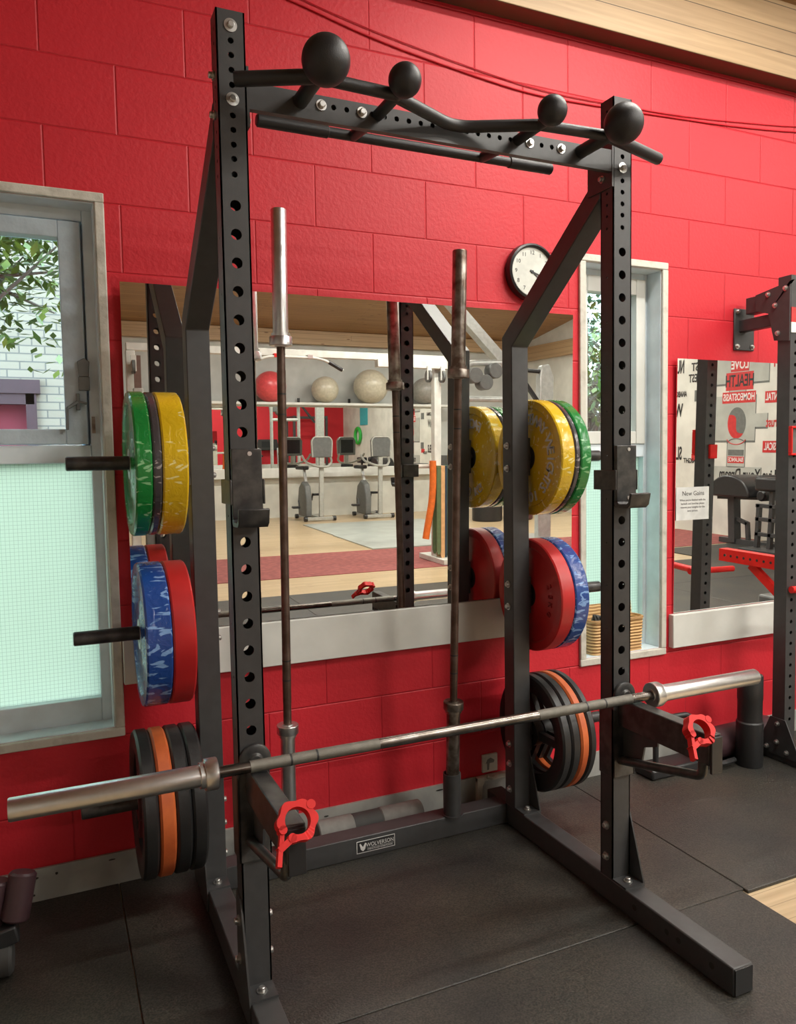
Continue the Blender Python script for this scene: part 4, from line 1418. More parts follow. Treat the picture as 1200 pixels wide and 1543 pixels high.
inner = [rr_ring(bx0 + 0.008, bx1 - 0.008, by0 + 0.008, by1 - 0.008, bz0 + 0.150, 0.022), rr_ring(bx0 + 0.01, bx1 - 0.01, by0 + 0.01, by1 - 0.01, bz0 + 0.015, 0.022)]
loft(mb, rows + inner)
mb.build('body', M['wicker'], bk)
MB().tube(rr_ring(bx0 - 0.004, bx1 + 0.004, by0 - 0.004, by1 + 0.004, bz0 + 0.153, 0.03), 0.007, 8, closed=True).build('rim', M['wicker'], bk)
mb = MB()
loft(mb, [[(bx0, by1 + 0.003, bz0 + 0.15), (bx1, by1 + 0.003, bz0 + 0.15), (bx1, by1 + 0.007, bz0 + 0.15), (bx0, by1 + 0.007, bz0 + 0.15)],
          [(bx0, by1 + 0.010, bz0 + 0.215), (bx1, by1 + 0.010, bz0 + 0.215), (bx1, by1 + 0.014, bz0 + 0.215), (bx0, by1 + 0.014, bz0 + 0.215)]])
mb.build('lid', M['wicker'], bk)
for k, (gx, gy, gz) in enumerate(((1.815, 0.885, 0.150), (1.87, 0.88, 0.158), (1.93, 0.89, 0.150))):
    mb = MB()
    mb.tube([(gx - 0.035, gy - 0.008, bz0 + gz - 0.012), (gx - 0.01, gy, bz0 + gz + 0.012), (gx + 0.015, gy + 0.005, bz0 + gz + 0.004), (gx + 0.035, gy, bz0 + gz - 0.010)], [0.012, 0.019, 0.018, 0.010], 8, smooth=0.012) if False else mb.tube([(gx - 0.035, gy - 0.008, bz0 + gz - 0.012), (gx - 0.01, gy, bz0 + gz + 0.012), (gx + 0.015, gy + 0.005, bz0 + gz + 0.004), (gx + 0.035, gy, bz0 + gz - 0.010)], [0.012, 0.019, 0.018, 0.010], 8)
    for q in range(3):
        mb.tube([(gx - 0.02 + 0.014 * q, gy - 0.01, bz0 + gz), (gx - 0.03 + 0.016 * q, gy - 0.016, bz0 + gz + 0.02), (gx - 0.034 + 0.018 * q, gy - 0.012, bz0 + gz + 0.033 - 0.006 * q)], [0.008, 0.007, 0.005], 6)
    tag(mb.build('glove', M['dark_foam'], loc=(gx, gy, bz0 + gz)), ('leftmost', 'middle', 'rightmost')[k] + ' of the crumpled black gloves in the wicker basket', 'glove', 'gloves in the basket')

# ------------------------------------------------------------------ things on the floor by the wall
g = thing('foam_roller', 'long grey roller with dark middle lying on the floor behind the rack', 'roller', (0.65, 0.765, 0))
MB().cyl((0.44, 0.762, 0.047), (0.58, 0.762, 0.047), 0.047, bev=0.004).build('grip_end', M['grey_foam'], g)
MB().cyl((0.58, 0.762, 0.047), (0.69, 0.762, 0.047), 0.045).build('core', M['dark_foam'], g)
MB().cyl((0.69, 0.762, 0.047), (0.86, 0.762, 0.047), 0.047, bev=0.004).build('grip_end', M['grey_foam'], g)
g = thing('post', 'black stepped cylinder standing on the mat under the right bar end', 'post', (2.46, 0.615, 0))
MB().lathe([(0, 0.0), (0.056, 0.0), (0.058, 0.006), (0.058, 0.20), (0.053, 0.206), (0.053, 0.30), (0.055, 0.306), (0.055, 0.41), (0.052, 0.415), (0, 0.415)], (2.455, 0.615, 0), (0, 0, 1), 40).build('tube', M['black_grip'], g)
g = thing('push_up_bar', 'black frame with looped handle lying by the wall right of the rack', 'push-up bar', (2.12, 0.70, 0))
MB().tube([(2.02, 0.74, 0.012), (2.02, 0.74, 0.238), (2.185, 0.70, 0.250), (2.20, 0.69, 0.012)], 0.013, 12, smooth=0.035).build('handle', M['black_grip'], g)
MB().box(1.93, 2.20, 0.66, 0.78, 0.0, 0.045).build('base', M['black_plastic'], g, bevel=0.01)
g = thing('barbell_pad', 'long black padded roller lying against the skirting near the far rig', 'roller', (2.35, 0.74, 0))
MB().tube([(2.26, 0.73, 0.075), (2.72, 0.745, 0.075)], 0.072, 20).build('pad', M['maroon_pad'], g)
MB().tube([(2.24, 0.66, 0.03), (2.30, 0.62, 0.03), (2.38, 0.63, 0.03)], 0.012, 8, smooth=0.02).build('strap', M['black_grip'], g)
g = thing('roller_pad', 'dark maroon padded roller leaning in the lower left corner', 'pad', (-0.56, 0.50, 0))
MB().cyl((-0.538, 0.480, 0.138), (-0.512, 0.505, 0.262), 0.037, bev=0.006).build('pad', M['maroon_pad'], g)
MB().cyl((-0.605, 0.50, 0.10), (-0.580, 0.52, 0.245), 0.037, bev=0.006).build('pad', M['maroon_pad'], g)
MB().bar((-0.66, 0.47, 0.09), (-0.53, 0.47, 0.115), 0.05, 0.05).build('bracket', M['black_plastic'], g, bevel=0.006)
MB().cyl((-0.66, 0.47, 0.044), (-0.545, 0.46, 0.044), 0.044, bev=0.008).build('foot', M['dark_foam'], g)

# ------------------------------------------------------------------ far rig at the right edge
rig = thing('pull_up_rig', 'black perforated rig upright bolted to the wall at the right edge', 'rack', (2.63, 0.58, 0))
def rig_upright(x0, name='upright'):
    mb = MB()
    L_ = 2.16
    hs = [(0.17 + 0.05 * k, 0.0085, 0.033) for k in range(37)]
    mb.holed((x0, 0.553, 0.03), (1, 0, 0), (0, 0, 1), (0, 1, 0), 0.066, L_, 0.004, hs, seg=12)
    mb.holed((x0, 0.553 + 0.062, 0.03), (1, 0, 0), (0, 0, 1), (0, 1, 0), 0.066, L_, 0.004, hs, seg=12)
    mb.box(x0, x0 + 0.004, 0.557, 0.615, 0.03, 2.19).box(x0 + 0.062, x0 + 0.066, 0.557, 0.615, 0.03, 2.19)
    return mb.build(name, M['black'], rig)
rig_upright(2.602)
rig_upright(3.56)
mb = MB().box(2.602, 2.668, 0.30, 0.80, 0.0, 0.065)
mb.build('base_rail', M['black'], rig, bevel=0.003)
mb = MB().prism([(0.545, 0.20), (0.625, 0.20), (0.70, 0.03), (0.46, 0.03)], (0.006, 0, 0), (2.596, 0, 0), (0, 1, 0), (0, 0, 1))
mb.build('base_gusset', M['black'], rig)
for y_, z_ in ((0.585, 0.175), (0.535, 0.055), (0.64, 0.055), (0.587, 0.09)):
    bolt((2.596, y_, z_), (-1, 0, 0), rig, 0.012, 0.008)
mb = MB().prism([(0.535, 2.165), (0.735, 2.135), (0.735, 2.065), (0.665, 2.040), (0.632, 1.915), (0.553, 1.905), (0.553, 2.165)], (0.006, 0, 0), (2.594, 0, 0), (0, 1, 0), (0, 0, 1))
mb.build('top_gusset', M['black'], rig)
for y_, z_ in ((0.665, 2.125), (0.575, 2.135), (0.628, 2.07), (0.612, 1.945)):
    bolt((2.594, y_, z_), (-1, 0, 0), rig, 0.012, 0.008)
mb = MB().box(2.606, 2.662, 0.60, 0.80, 2.06, 2.135)
mb.box(2.606, 2.650, 0.66, 0.838, 1.985, 2.040)
mb.build('wall_arm', M['black'], rig, bevel=0.003)
mb = MB().box(2.575, 2.705, W - 0.010, W - 0.001, 1.90, 2.095)
wp = mb.build('wall_plate', M['black'], rig, bevel=0.004)
for x_, z_ in ((2.592, 2.080), (2.592, 1.918), (2.688, 2.080), (2.688, 1.918)):
    bolt((x_, W - 0.010, z_), (0, -1, 0), wp, 0.012, 0.008)
mb = MB()
mb.box(2.602, 2.668, 0.548, 0.5525, 1.40, 1.53)
MBR = MB()
for a, b_, c, d in ((2.598, 2.672, 1.52, 1.53), (2.598, 2.672, 1.40, 1.41), (2.598, 2.606, 1.41, 1.52), (2.664, 2.672, 1.41, 1.52)):
    MBR.box(a, b_, 0.535, 0.553, c, d)
mb.build('strap_plate', M['grey_plastic'], rig)
MBR.build('strap_frame', M['red_plastic'], rig, bevel=0.002)
MB().cyl((2.61, 0.535, 0.80), (2.95, 0.50, 0.785), 0.016).build('pin_tube', M['red_plastic'], rig)
mb = MB().box(2.602, 2.668, 0.549, 0.5525, 1.94, 1.985)
mb.build('label_plate', M['paper'], rig)
mb = MB().box(2.602, 2.668, 0.549, 0.5525, 1.985, 2.05)
mb.build('label_plate', M['red_letter'], rig)
mb = MB()
mb.holed((3.54, -0.145, 0.700), (0, 1, 0), (0, 0, 1), (1, 0, 0), 0.70, 0.078, 0.004, [(0.040, 0.008, 0.05)], seg=12)
mb.box(3.544, 3.61, -0.145, 0.553, 0.700, 0.704).box(3.544, 3.61, -0.145, 0.553, 0.774, 0.778).box(3.606, 3.61, -0.145, 0.553, 0.704, 0.774)
mb.bar((3.575, 0.08, 0.70), (3.575, 0.553, 0.36), 0.03, 0.05, (1, 0, 0))
arm_ = mb.build('safety_arm', M['red_plastic'], rig)
for k in range(13):
    MB().cyl((3.5395, -0.10 + 0.05 * k, 0.739), (3.5385, -0.10 + 0.05 * k, 0.739), 0.0085, seg=12).build('pin_hole', M['chip'], arm_)
MB().cyl((3.10, 0.14, 0.70), (3.18, -0.40, 0.70), 0.020).build('dip_bar', M['red_plastic'], rig)
MB().box(3.075, 3.125, 0.115, 0.165, 0.0, 0.72).build('dip_post', M['black'], rig)
MB().box(2.626, 2.674, 0.6155, 0.632, 1.385, 1.455).build('strap_stop', M['red_plastic'], rig, bevel=0.003)

#=ROOM=
# ------------------------------------------------------------------ the rest of the gym, seen in the mirrors
# back wall ledge, mirror and ball shelf
ZL = 0.955
struct(MB().box(XL, XR, YB, YB + 0.16, 0.775, ZL).build('trim_ledge', M['white_board'], bevel=0.004))
o = MB().box(0.0, 6.9, YB + 0.001, YB + 0.008, ZL, 2.165).build('wall_mirror', M['mirror'], loc=(3.4, YB, ZL))
tag(o, 'wide mirror on the far wall between the white ledge and the ball shelf', 'mirror', 'wall mirrors')
sh = thing('ball_shelf', 'long white wall shelf carrying exercise balls on the far wall', 'shelf', (3.6, YB, 2.17))
MB().box(0.2, 7.1, YB, YB + 0.5, 2.17, 2.215).build('board', M['white_board'], sh, bevel=0.004)
for x in (2.2, 3.95, 5.0, 6.15):
    MB().box(x - 0.02, x + 0.02, YB + 0.05, YB + 0.09, 2.215, 2.32).build('divider', M['black_plastic'], sh)
def ball(x, r, m, label):
    o = MB().sphere((x, YB + 0.42 if r > 0.33 else YB + 0.36, 2.215 + r * 0.97), r, 40, 24, 0.97).build('exercise_ball', m, loc=(x, YB + 0.36, 2.215))
    tag(o, label, 'exercise ball', 'exercise balls on the far shelf')
ball(3.32, 0.30, M['red_ball'], 'red exercise ball on the far shelf')
ball(4.40, 0.265, M['cream_ball'], 'smaller cream exercise ball beside the red one on the far shelf')
ball(5.33, 0.345, M['cream_ball'], 'largest cream exercise ball, in the middle of the far shelf')
ball(6.55, 0.28, M['grey_ball'], 'dull grey exercise ball at the right end of the far shelf')

# carpet and pale mats
tag(MB().box(XL + 0.02, 9.15, -6.28, -4.62, ZF, ZF + 0.006).build('red_carpet', M['red_carpet'], loc=(2.5, -5.4, ZF)), 'dusty red carpet strip across the pale wood floor', 'carpet')
def gmat(pts, label):
    mb = MB().prism(pts, (0, 0, 0.014), (0, 0, ZF + 0.0005), (1, 0, 0), (0, 1, 0))
    tag(mb.build('floor_panel', M['grey_mat'], loc=(pts[0][0], pts[0][1], ZF)), label, 'floor panel', 'grey floor panels')
gmat([(3.54, -6.32), (5.9, -6.32), (5.9, -8.02), (3.54, -8.02)], 'shiny grey floor panel next to the red carpet')
gmat([(3.56, -8.03), (5.9, -8.03), (5.9, -9.75), (3.56, -9.75)], 'shiny grey floor panel nearer the exercise bikes')

# exercise bikes with their backs to us
def bike(label, loc):
    g = thing('exercise_bike', label, 'exercise bike', loc, 'exercise bikes by the far wall')
    X, Y, Z = loc
    def P(x, y, z):
        return (X + x, Y + y, Z + z)
    mb = MB().bar(P(-0.26, 0.28, 0.05), P(0.26, 0.28, 0.05), 0.06, 0.06, (0, 0, 1))
    mb.bar(P(-0.22, -0.45, 0.05), P(0.22, -0.45, 0.05), 0.06, 0.06, (0, 0, 1))
    mb.bar(P(0, 0.28, 0.06), P(0, -0.45, 0.06), 0.07, 0.05, (1, 0, 0))
    mb.build('base', M['pale_plastic'], g, bevel=0.008)
    mb = MB()
    for x in (-0.28, 0.28):
        mb.cyl(P(x - 0.03, 0.28, 0.05), P(x + 0.03, 0.28, 0.05), 0.045)
    for x in (-0.24, 0.24):
        mb.cyl(P(x - 0.03, -0.45, 0.045), P(x + 0.03, -0.45, 0.045), 0.042)
    mb.build('foot', M['black_plastic'], g)
    mb = MB().prism([(0.22, 0.08), (0.25, 0.4), (0.16, 0.66), (-0.02, 0.74), (-0.22, 0.62), (-0.30, 0.36), (-0.26, 0.08)], (0.12, 0, 0), (X - 0.26, Y, Z), (0, 1, 0), (0, 0, 1))
    mb.build('flywheel_cover', M['grey_plastic'], g, bevel=0.02)
    mb = MB().bar(P(0.03, 0.26, 0.08), P(0.06, 0.22, 1.25), 0.085, 0.06, (1, 0, 0))
    mb.build('column', M['pale_plastic'], g, bevel=0.01)
    mb = MB().bar(P(-0.12, -0.15, 0.6), P(-0.14, -0.26, 0.95), 0.05, 0.05, (1, 0, 0))
    mb.build('seat_post', M['steel'], g)
    mb = MB().prism([(-0.14, -0.12), (0.14, -0.12), (0.05, 0.16), (-0.05, 0.16)], (0, 0, 0.07), P(-0.14, -0.26, 0.95), (1, 0, 0), (0, 1, 0))
    mb.build('seat', M['black_plastic'], g, bevel=0.02)
    for s, dz in ((-1, -0.11), (1, 0.12)):
        mb = MB().bar(P(-0.2 + 0.13 * s + 0.0, 0.0, 0.38), P(-0.2 + 0.13 * s, 0.05, 0.38 + dz), 0.02, 0.03, (1, 0, 0))
        cr = mb.build('crank', M['black_plastic'], g)
        x0_ = -0.2 + 0.13 * s
        MB().box(X + min(x0_, x0_ + 0.14 * s), X + max(x0_, x0_ + 0.14 * s), Y, Y + 0.12, Z + 0.35 + dz, Z + 0.39 + dz).build('pedal', M['black_plastic'], cr, bevel=0.01)
    mb = MB().tube([P(-0.22, -0.1, 1.22), P(-0.20, 0.05, 1.10), P(-0.05, 0.30, 1.02), P(0.17, 0.30, 1.02), P(0.32, 0.05, 1.10), P(0.34, -0.1, 1.22)], 0.022, 12, smooth=0.08)
    mb.build('handlebar', M['pale_plastic'], g)
    mb = MB().prism([(-0.19, -0.19), (0.19, -0.19), (0.20, 0.12), (0.15, 0.19), (-0.15, 0.19), (-0.20, 0.12)], (0, -0.09, 0), P(0.06, 0.27, 1.38), (1, 0, 0), (0, 0, 1))
    cs = mb.build('console', M['grey_plastic'], g, bevel=0.015)
    MB().box(X - 0.08, X + 0.20, Y + 0.174, Y + 0.178, Z + 1.24, Z + 1.52).build('screen', M['screen'], cs)
    mb = MB().tube([P(-0.125, 0.27, 1.20), P(-0.14, 0.27, 1.50), P(-0.09, 0.27, 1.57), P(0.21, 0.27, 1.57), P(0.26, 0.27, 1.50), P(0.245, 0.27, 1.20)], 0.014, 8, smooth=0.04)
    mb.build('console_trim', M['pale_plastic'], g)
    return g
b1 = bike('grey exercise bike on the left of the pair by the far wall', (4.05, -10.55, ZF))
dup(b1, (5.24, -10.55, ZF), 'grey exercise bike on the right of the pair by the far wall', 'exercise bikes by the far wall')

# white cable crossover
cm = thing('cable_machine', 'white cable crossover machine with high beam and lat bar', 'cable machine', (2.1, -5.0, ZF))
MB().box(0.30, 3.98, -5.05, -4.95, 2.42, 2.50).build('top_beam', M['white_steel'], cm, bevel=0.006)
MB().box(3.05, 4.02, -4.98, -4.88, 2.335, 2.425).build('cross_head', M['white_steel'], cm, bevel=0.006)
for xt in (0.34, 3.86):
    MB().box(xt - 0.045, xt + 0.045, -5.05, -4.95, ZF + 0.06, 2.42).build('post', M['white_steel'], cm, bevel=0.006)
    MB().box(xt - 0.07, xt + 0.35 if xt > 2 else xt + 0.07, -5.35, -4.65, ZF + 0.007, ZF + 0.07).build('base', M['white_steel'], cm, bevel=0.006)
    for dx in (-0.16, 0.02):
        MB().pipe((xt + dx - 0.015, -4.88, 2.245), (xt + dx + 0.015, -4.88, 2.245), 0.075, 0.02).transform(Matrix.Translation((0, 0, 0))).build('pulley_wheel', M['grey_plastic'], cm)
        MB().box(xt + dx - 0.028, xt + dx + 0.028, -4.87, -4.85, 2.20, 2.36).build('pulley_bracket', M['white_steel'], cm)
    MB().box(xt + 0.10, xt + 0.26, -5.1, -4.9, ZF + 0.1, 1.3).build('weight_stack', M['grey_plastic'], cm)
MB().tube([(1.45, -4.9, 2.275), (1.75, -4.9, 2.405), (1.92, -4.9, 2.41), (2.30, -4.9, 2.41), (2.42, -4.9, 2.385), (2.63, -4.9, 2.28)], 0.016, 10, smooth=0.06).build('pull_up_bar', M['white_steel'], cm)
MB().cyl((2.46, -4.9, 2.368), (2.62, -4.9, 2.283), 0.022).build('grip', M['black_plastic'], cm)
for x in (1.55, 1.86, 2.24):
    MB().box(x - 0.03, x + 0.03, -4.97, -4.88, 2.40, 2.44).build('bracket', M['red_plastic'] if x < 2 else M['zinc'], cm)
MB().box(3.55, 3.78, -4.92, -4.88, 1.17, 1.20).build('band_peg', M['white_steel'], cm)
MB().tube([(3.50, -4.90, 1.16), (4.06, -4.90, 1.16)], 0.012, 8).build('band_peg', M['white_steel'], cm)
# left hanging strap
g = thing('hanging_strap', 'brown strap with pale handle hanging from the left end of the cable machine', 'strap', (0.395, -4.86, 1.9))
MB().box(0.36, 0.43, -4.862, -4.852, 2.03, 2.36).build('band', M['strap_brown'], g)
MB().box(0.345, 0.445, -4.88, -4.83, 1.80, 2.03).build('handle', M['pale_plastic'], g, bevel=0.01)
# resistance bands
def band(name, label, m, x, w, zlow, y=-4.84, drift=0.0):
    pts = []
    ztop = 1.15
    n = 12
    mb = MB()
    t = 0.012
    P0 = [(x - w / 2, ztop), (x + w / 2, ztop), (x + w / 2 + drift, zlow + 0.05), (x + w / 4 + drift, zlow), (x - w / 4 + drift, zlow), (x - w / 2 + drift, zlow + 0.05)]
    mb.prism(P0, (0, t, 0), (0, y, 0))
    mb.prism(P0, (0, t, 0), (0, y - 0.11, 0))
    mb.prism([(x - w / 2, ztop - 0.01), (x + w / 2, ztop - 0.01), (x + w / 2, ztop + 0.028), (x - w / 2, ztop + 0.028)], (0, 0.122, 0), (0, y - 0.11, 0))
    o = mb.build(name, m, loc=(x, y, zlow))
    tag(o, label, 'resistance band', 'bands hanging on the cable machine')
band('resistance_band', 'olive resistance band hanging left of the peach one', M['olive_band'], 3.812, 0.055, 0.10)
band('resistance_band', 'peach resistance band hanging in the middle of the row', M['peach_band'], 3.868, 0.05, 0.03)
band('resistance_band', 'navy resistance band hanging between peach and pale green', M['navy_band'], 3.911, 0.03, 0.06)
band('resistance_band', 'pale green resistance band at the right of the row', M['green_band'], 3.957, 0.055, 0.04)
mb = MB().tube([(3.735, -4.84, 1.24), (3.74, -4.84, 1.0), (3.725, -4.84, 0.75), (3.675, -4.84, 0.5), (3.64, -4.84, 0.30)], 0.042, 10, smooth=0.1)
tag(mb.build('battle_rope', M['orange_band'], loc=(3.72, -4.84, 0.3)), 'thick orange sleeved cord hanging left of the flat bands', 'cord', 'bands hanging on the cable machine')

# silver multi gym
mg = thing('multi_gym', 'silver tube framed weight machine with round black weights on top', 'weight machine', (5.4, -6.0, ZF))
mb = MB().tube([(4.78, -5.95, ZF), (4.78, -5.95, 2.53), (5.40, -5.95, 2.56), (5.52, -5.95, 2.48), (5.52, -5.95, ZF)], 0.045, 12, smooth=0.12)
mb.tube([(4.78, -5.95, 2.05), (5.52, -5.95, 2.05)], 0.04, 12)
mb.build('frame', M['silver_paint'], mg)
MB().bar((4.60, -6.15, 3.42), (5.56, -6.15, 2.52), 0.16, 0.14, (0, 1, 0)).build('brace', M['silver_paint'], mg)
for x, z in ((4.86, 2.36), (5.02, 2.27), (5.17, 2.43)):
    MB().cyl((x, -5.95, z), (x, -5.78, z), 0.105, bev=0.01).build('round_weight', M['grey_plastic'], mg)
mb = MB().prism([(5.98, 0.0), (6.20, 0.0), (6.22, 2.40), (6.14, 2.58), (6.02, 2.56), (5.98, 2.40)], (0, 0.12, 0), (0, -6.05, ZF))
mb.build('tower', M['silver_paint'], mg, bevel=0.02)
mb = MB().tube([(5.52, -5.98, 2.48), (6.0, -5.98, 2.46)], 0.03, 10)
mb.bar((5.62, -5.93, 2.42), (5.98, -5.93, 1.98), 0.05, 0.05, (0, 1, 0))
mb.build('lever', M['black_plastic'], mg)
MB().box(4.75, 6.25, -6.5, -5.85, ZF + 0.007, ZF + 0.07).build('base', M['silver_paint'], mg, bevel=0.01)
g = thing('storage_drum', 'black drum standing on the floor behind the silver machine', 'drum', (6.9, -9.0, ZF))
MB().cyl((6.9, -9.0, ZF), (6.9, -9.0, 0.85), 0.28, bev=0.02).build('body', M['black_plastic'], g)
g = thing('storage_drum', 'dark red drum with black lid next to the black drum', 'drum', (7.6, -9.0, ZF))
MB().cyl((7.6, -9.0, ZF), (7.6, -9.0, 0.85), 0.26, bev=0.02).build('body', M['iron_red'], g)
MB().cyl((7.6, -9.0, 0.85), (7.6, -9.0, 0.93), 0.27, bev=0.01).build('lid', M['black_plastic'], g)

# mural on the right-hand wall
mu = thing('wall_mural', 'white mural of red and black health words on the right wall, seen in the mirror', 'mural', (XR - 0.01, -5.2, 1.6))
xw = XR - 0.0015
def rect(mb, y0, y1, z0, z1, d=0.001):
    mb.box(xw - d, xw, min(y0, y1), max(y0, y1), z0, z1)
GP = [(-5.75, -4.615, 2.33, 2.70), (-5.32, -5.02, 2.10, 2.33), (-5.72, -4.83, 1.46, 2.14), (-4.83, -4.615, 1.66, 1.86), (-5.33, -5.0, 1.05, 1.46), (-5.72, -4.70, 0.62, 1.06)]
mb = MB()
for a, b_, c, d in GP:
    mb.box(xw - 0.0008, xw, a - 0.012, b_ + 0.012, c - 0.03, d)
mb.build('shape_outline', M['wall_shadow_art'], mu)
mb = MB()
for a, b_, c, d in GP:
    mb.box(xw - 0.0016, xw, a, b_, c, d)
mb.build('grey_shape', M['wall_grey_art'], mu)
for y, z, hw, hh in ((-5.14, 2.60, 0.17, 0.10), (-5.14, 2.355, 0.255, 0.135), (-5.145, 2.112, 0.31, 0.085), (-4.50, 2.09, 0.17, 0.085), (-4.48, 1.368, 0.20, 0.085), (-5.165, 1.165, 0.155, 0.05), (-5.95, 1.19, 0.11, 0.055)):
    mb = MB()
    rect(mb, y - hw, y + hw, z - hh, z + hh, 0.0026)
    mb.build('red_box', M['red_letter'], mu)
for y, z, hw, hh in ((-5.165, 1.275, 0.15, 0.045), (-5.93, 2.18, 0.10, 0.09), (-5.91, 1.34, 0.10, 0.09)):
    mb = MB()
    rect(mb, y - hw, y + hw, z - hh, z + hh, 0.0026)
    mb.build('dark_box', M['wall_shadow_art'], mu)
def mtext(items, m):
    for body, size, y, z, al, xs_ in items:
        MB().text(body, size, facing((xw - 0.0032, y, z), (-1, 0, 0)), 0.0006, al, xs_, 0.022).build('lettering', m, mu)
mtext([('LOVE', 0.19, -5.14, 2.60, 'CENTER', 0.72), ('HOMEOSTASIS', 0.15, -5.145, 2.112, 'CENTER', 0.60), ('MENTAL', 0.15, -4.50, 2.09, 'CENTER', 0.55), ('PHYSICAL', 0.15, -4.48, 1.368, 'CENTER', 0.52), ('BALANCE', 0.09, -5.165, 1.165, 'CENTER', 0.72)], M['white_letter'])
mtext([('HEALTH', 0.25, -5.14, 2.355, 'CENTER', 0.58), ('Live Your Dream', 0.24, -4.95, 0.94, 'CENTER', 0.62), ('NUTRITION', 0.30, -6.27, 2.66, 'LEFT', 0.40), ('REST', 0.18, -5.80, 2.64, 'LEFT', 0.8),
       ('DIGEST', 0.18, -5.78, 2.46, 'LEFT', 0.65), ('ANABOLIC', 0.13, -6.20, 2.22, 'LEFT', 0.55), ('WATER', 0.30, -6.28, 1.95, 'LEFT', 0.55), ('SLEEP', 0.30, -6.27, 1.24, 'LEFT', 0.45), ('NIGHT', 0.11, -5.96, 1.13, 'LEFT', 0.8)], M['black_letter'])
mtext([('FIT', 0.26, -4.48, 2.60, 'CENTER', 0.5), ('Trust', 0.20, -4.50, 1.72, 'CENTER', 0.6)], M['red_letter'])
# two-tone oval emblem with crossed arcs below
def emblem_half(dark):
    cy, cz, a, b_ = -5.167, 1.725, 0.172, 0.238
    pts = []
    n = 24
    if dark:    # upper half, towards +y
        for k in range(n + 1):
            t = R(-42 + 190 * k / n)
            pts.append((cy + a * math.cos(t), cz + b_ * math.sin(t)))
        e0, e1 = pts[-1], pts[0]
    else:
        for k in range(n + 1):
            t = R(148 + 170 * k / n)
            pts.append((cy + a * math.cos(t), cz + b_ * math.sin(t)))
        e0, e1 = pts[-1], pts[0]
    for k in range(1, 16):
        t = k / 16
        y = e0[0] + (e1[0] - e0[0]) * t
        z = e0[1] + (e1[1] - e0[1]) * t
        sg = math.sin(2 * PI * t)
        nx, nz = -(e1[1] - e0[1]), (e1[0] - e0[0])
        L_ = math.hypot(nx, nz)
        k2 = 0.065 * sg
        pts.append((y + nx / L_ * k2, z + nz / L_ * k2))
    return pts
mb = MB().prism(emblem_half(True), (0.001, 0, 0), (xw - 0.0028, 0, 0), (0, 1, 0), (0, 0, 1))
mb.tube([(xw - 0.002, -5.167 + 0.18 * math.cos(R(t)), 1.39 + 0.10 * math.sin(R(t))) for t in range(15, 166, 10)], 0.008, 6)
mb.build('emblem_dark', M['wall_shadow_art'], mu)
mb = MB().prism(emblem_half(False), (0.001, 0, 0), (xw - 0.0028, 0, 0), (0, 1, 0), (0, 0, 1))
mb.tube([(xw - 0.002, -5.167 + 0.18 * math.cos(R(t)), 1.50 + 0.10 * math.sin(R(t))) for t in range(195, 346, 10)], 0.008, 6)
mb.build('emblem_red', M['red_letter'], mu)
mb = MB().prism([(-7.9, 2.2), (-7.3, 2.1), (-7.2, 2.5), (-7.4, 2.75), (-7.35, 3.15), (-8.1, 3.15), (-8.2, 2.6)], (0.001, 0, 0), (xw - 0.002, 0, 0), (0, 1, 0), (0, 0, 1))
mb.build('green_splash', M['green_art'], mu)

# black floor machines in front of the mural
gh = thing('glute_machine', 'black machine with big half round pad in front of the mural', 'exercise machine', (8.5, -4.5, 0))
MB().prism([(-0.37, 0.0), (0.37, 0.0)] + [(0.37 * math.cos(R(t)), 0.30 * math.sin(R(t))) for t in range(15, 180, 15)], (0.52, 0, 0), (8.28, -4.46, 0.68), (0, 1, 0), (0, 0, 1)).build('pad', M['black_plastic'], gh, bevel=0.02)
MB().bar((8.5, -4.50, 0.02), (8.5, -4.54, 0.70), 0.11, 0.13, (0, 1, 0)).build('column', M['black'], gh)
MB().bar((8.5, -4.80, 0.66), (8.5, -3.75, 0.70), 0.09, 0.08, (1, 0, 0)).build('rail', M['black'], gh)
MB().box(8.46, 8.56, -4.75, -3.7, 0.0, 0.07).build('base', M['black'], gh)
MB().bar((8.5, -4.5, 0.36), (8.5, -4.28, 0.30), 0.05, 0.05, (1, 0, 0)).bar((8.5, -4.29, 0.32), (8.5, -4.26, 0.03), 0.05, 0.05, (1, 0, 0)).build('strut', M['black'], gh)
MB().bar((8.5, -4.06, 0.66), (8.5, -4.06, 0.98), 0.07, 0.07, (1, 0, 0)).build('post', M['black'], gh)
for z, yy in ((0.72, -3.92), (0.92, -3.96)):
    MB().cyl((8.30, yy, z), (8.72, yy, z), 0.075, bev=0.02).build('foot_roller', M['black_grip'], gh)
lm_ = thing('leg_rack', 'black open ladder frame machine standing right of the half round pad', 'exercise machine', (8.2, -3.62, 0))
mb = MB()
for y in (-3.86, -3.66, -3.46):
    mb.bar((8.2, y, 0.0), (8.2, y + 0.02, 0.62), 0.055, 0.06, (0, 1, 0))
for z in (0.22, 0.42, 0.60):
    mb.box(8.17, 8.23, -3.88, -3.42, z - 0.025, z + 0.025)
mb.box(7.95, 8.4, -3.95, -3.35, 0.0, 0.04)
mb.build('frame', M['black'], lm_, bevel=0.004)
MB().box(8.1, 8.3, -3.85, -3.45, 0.80, 0.98).build('pad', M['black_grip'], lm_, bevel=0.03)
MB().bar((8.2, -3.65, 0.6), (8.2, -3.65, 0.82), 0.05, 0.05, (0, 1, 0)).build('post', M['black'], lm_)

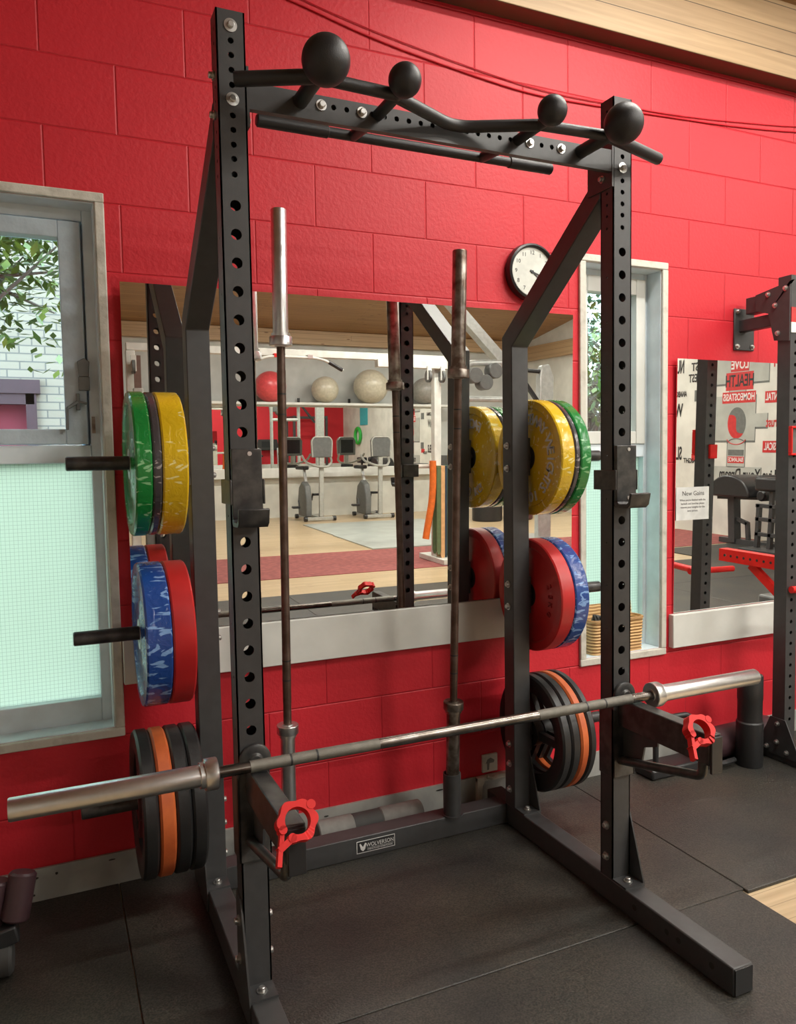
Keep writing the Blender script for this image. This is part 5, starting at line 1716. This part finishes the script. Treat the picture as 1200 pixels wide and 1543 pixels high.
# machines by the red wall farther right, seen through the far mirror
pr = thing('power_rack', 'black power rack by the red wall, small in the far mirror', 'power rack', (7.6, 0.1, ZF))
for x in (7.0, 8.15):
    for y in (-0.35, 0.6):
        MB().box(x - 0.04, x + 0.04, y - 0.04, y + 0.04, ZF, 2.35).build('upright', M['black'], pr)
    MB().box(x - 0.035, x + 0.035, -0.31, 0.56, 2.26, 2.34).build('top_rail', M['black'], pr)
    MB().box(x - 0.035, x + 0.035, -0.31, 0.56, ZF, ZF + 0.07).build('base_rail', M['black'], pr)
for y in (-0.35, 0.6):
    MB().box(7.04, 8.11, y - 0.03, y + 0.03, 2.27, 2.33).build('crossbar', M['black'], pr)
def treadmill(label, loc):
    g = thing('treadmill', label, 'treadmill', loc, 'treadmills seen through the far mirror')
    X, Y, Z = loc
    MB().box(X - 0.38, X + 0.38, Y - 0.9, Y + 0.8, Z, Z + 0.18).build('deck', M['grey_plastic'], g, bevel=0.02)
    for sx in (-0.36, 0.36):
        MB().bar((X + sx, Y + 0.6, Z + 0.15), (X + sx, Y + 0.75, Z + 1.25), 0.09, 0.07, (1, 0, 0)).build('upright', M['silver_paint'], g)
        MB().bar((X + sx, Y + 0.74, Z + 1.05), (X + sx, Y + 0.1, Z + 0.98), 0.05, 0.05, (1, 0, 0)).build('handrail', M['black_plastic'], g)
    cs_ = MB().prism([(-0.40, -0.18), (0.40, -0.18), (0.34, 0.20), (-0.34, 0.20)], (0, 0.08, 0), (X, Y + 0.74, Z + 1.35)).build('console', M['black_plastic'], g, bevel=0.02)
    MB().box(X - 0.22, X + 0.22, Y + 0.735, Y + 0.74, Z + 1.27, Z + 1.48).build('screen', M['screen'], cs_)
    return g
tm = treadmill('dark treadmill left of the other one in the far mirror', (5.4, -0.2, 0.0))
dup(tm, (6.3, -0.2, 0.0), 'dark treadmill nearest the power rack in the far mirror', 'treadmills seen through the far mirror')

mb = MB().box(XR - 0.02, XR - 0.004, -1.62, -0.92, 2.02, 2.98)
tag(mb.build('hanging_mat', mat('turquoise_foam', (0.05, 0.42, 0.48), 0.6), loc=(XR, -1.27, 2.0)), 'turquoise exercise mat hung high on the mural wall, small in the far mirror', 'exercise mat')
mb = MB().tube([(XR - 0.05, -0.78 + 0.26 * math.cos(R(a)), 1.66 + 0.26 * math.sin(R(a))) for a in range(0, 360, 12)], 0.055, 10, closed=True)
tag(mb.build('exercise_ring', mat('bright_green_vinyl', (0.03, 0.45, 0.06), 0.4), loc=(XR - 0.05, -0.78, 1.66)), 'bright green ring below the turquoise mat on the mural wall', 'ring')

# fluorescent battens under the ceiling
for i, (lx, ly, lz, ll, lp) in enumerate(LAMPS):
    where = ('nearest the red wall above the rack', 'above the far rig', 'above the photographer', 'third from the red wall over the carpet', 'over the black machines by the mural',
             'over the grey floor panels', 'over the right exercise bike', 'nearest the far right corner')[i]
    g = thing('ceiling_light', 'white fluorescent batten ' + where, 'ceiling light', (lx, ly, lz), 'fluorescent battens on the ceiling')
    zc = 3.42 + (W + 0.2 - ly) * (zr - 3.42) / (W + 0.2 - yr) if ly > yr else zr - (yr - ly) * (zr - 3.58) / (yr - YB + 0.2)
    MB().box(lx - ll / 2, lx + ll / 2, ly - 0.07, ly + 0.07, lz - 0.05, lz + 0.0).build('body', M['lamp_body'], g, bevel=0.006)
    MB().box(lx - ll / 2 + 0.1, lx - ll / 2 + 0.13, ly - 0.015, ly + 0.015, lz, zc).box(lx + ll / 2 - 0.13, lx + ll / 2 - 0.1, ly - 0.015, ly + 0.015, lz, zc).build('hanger', M['lamp_body'], g)
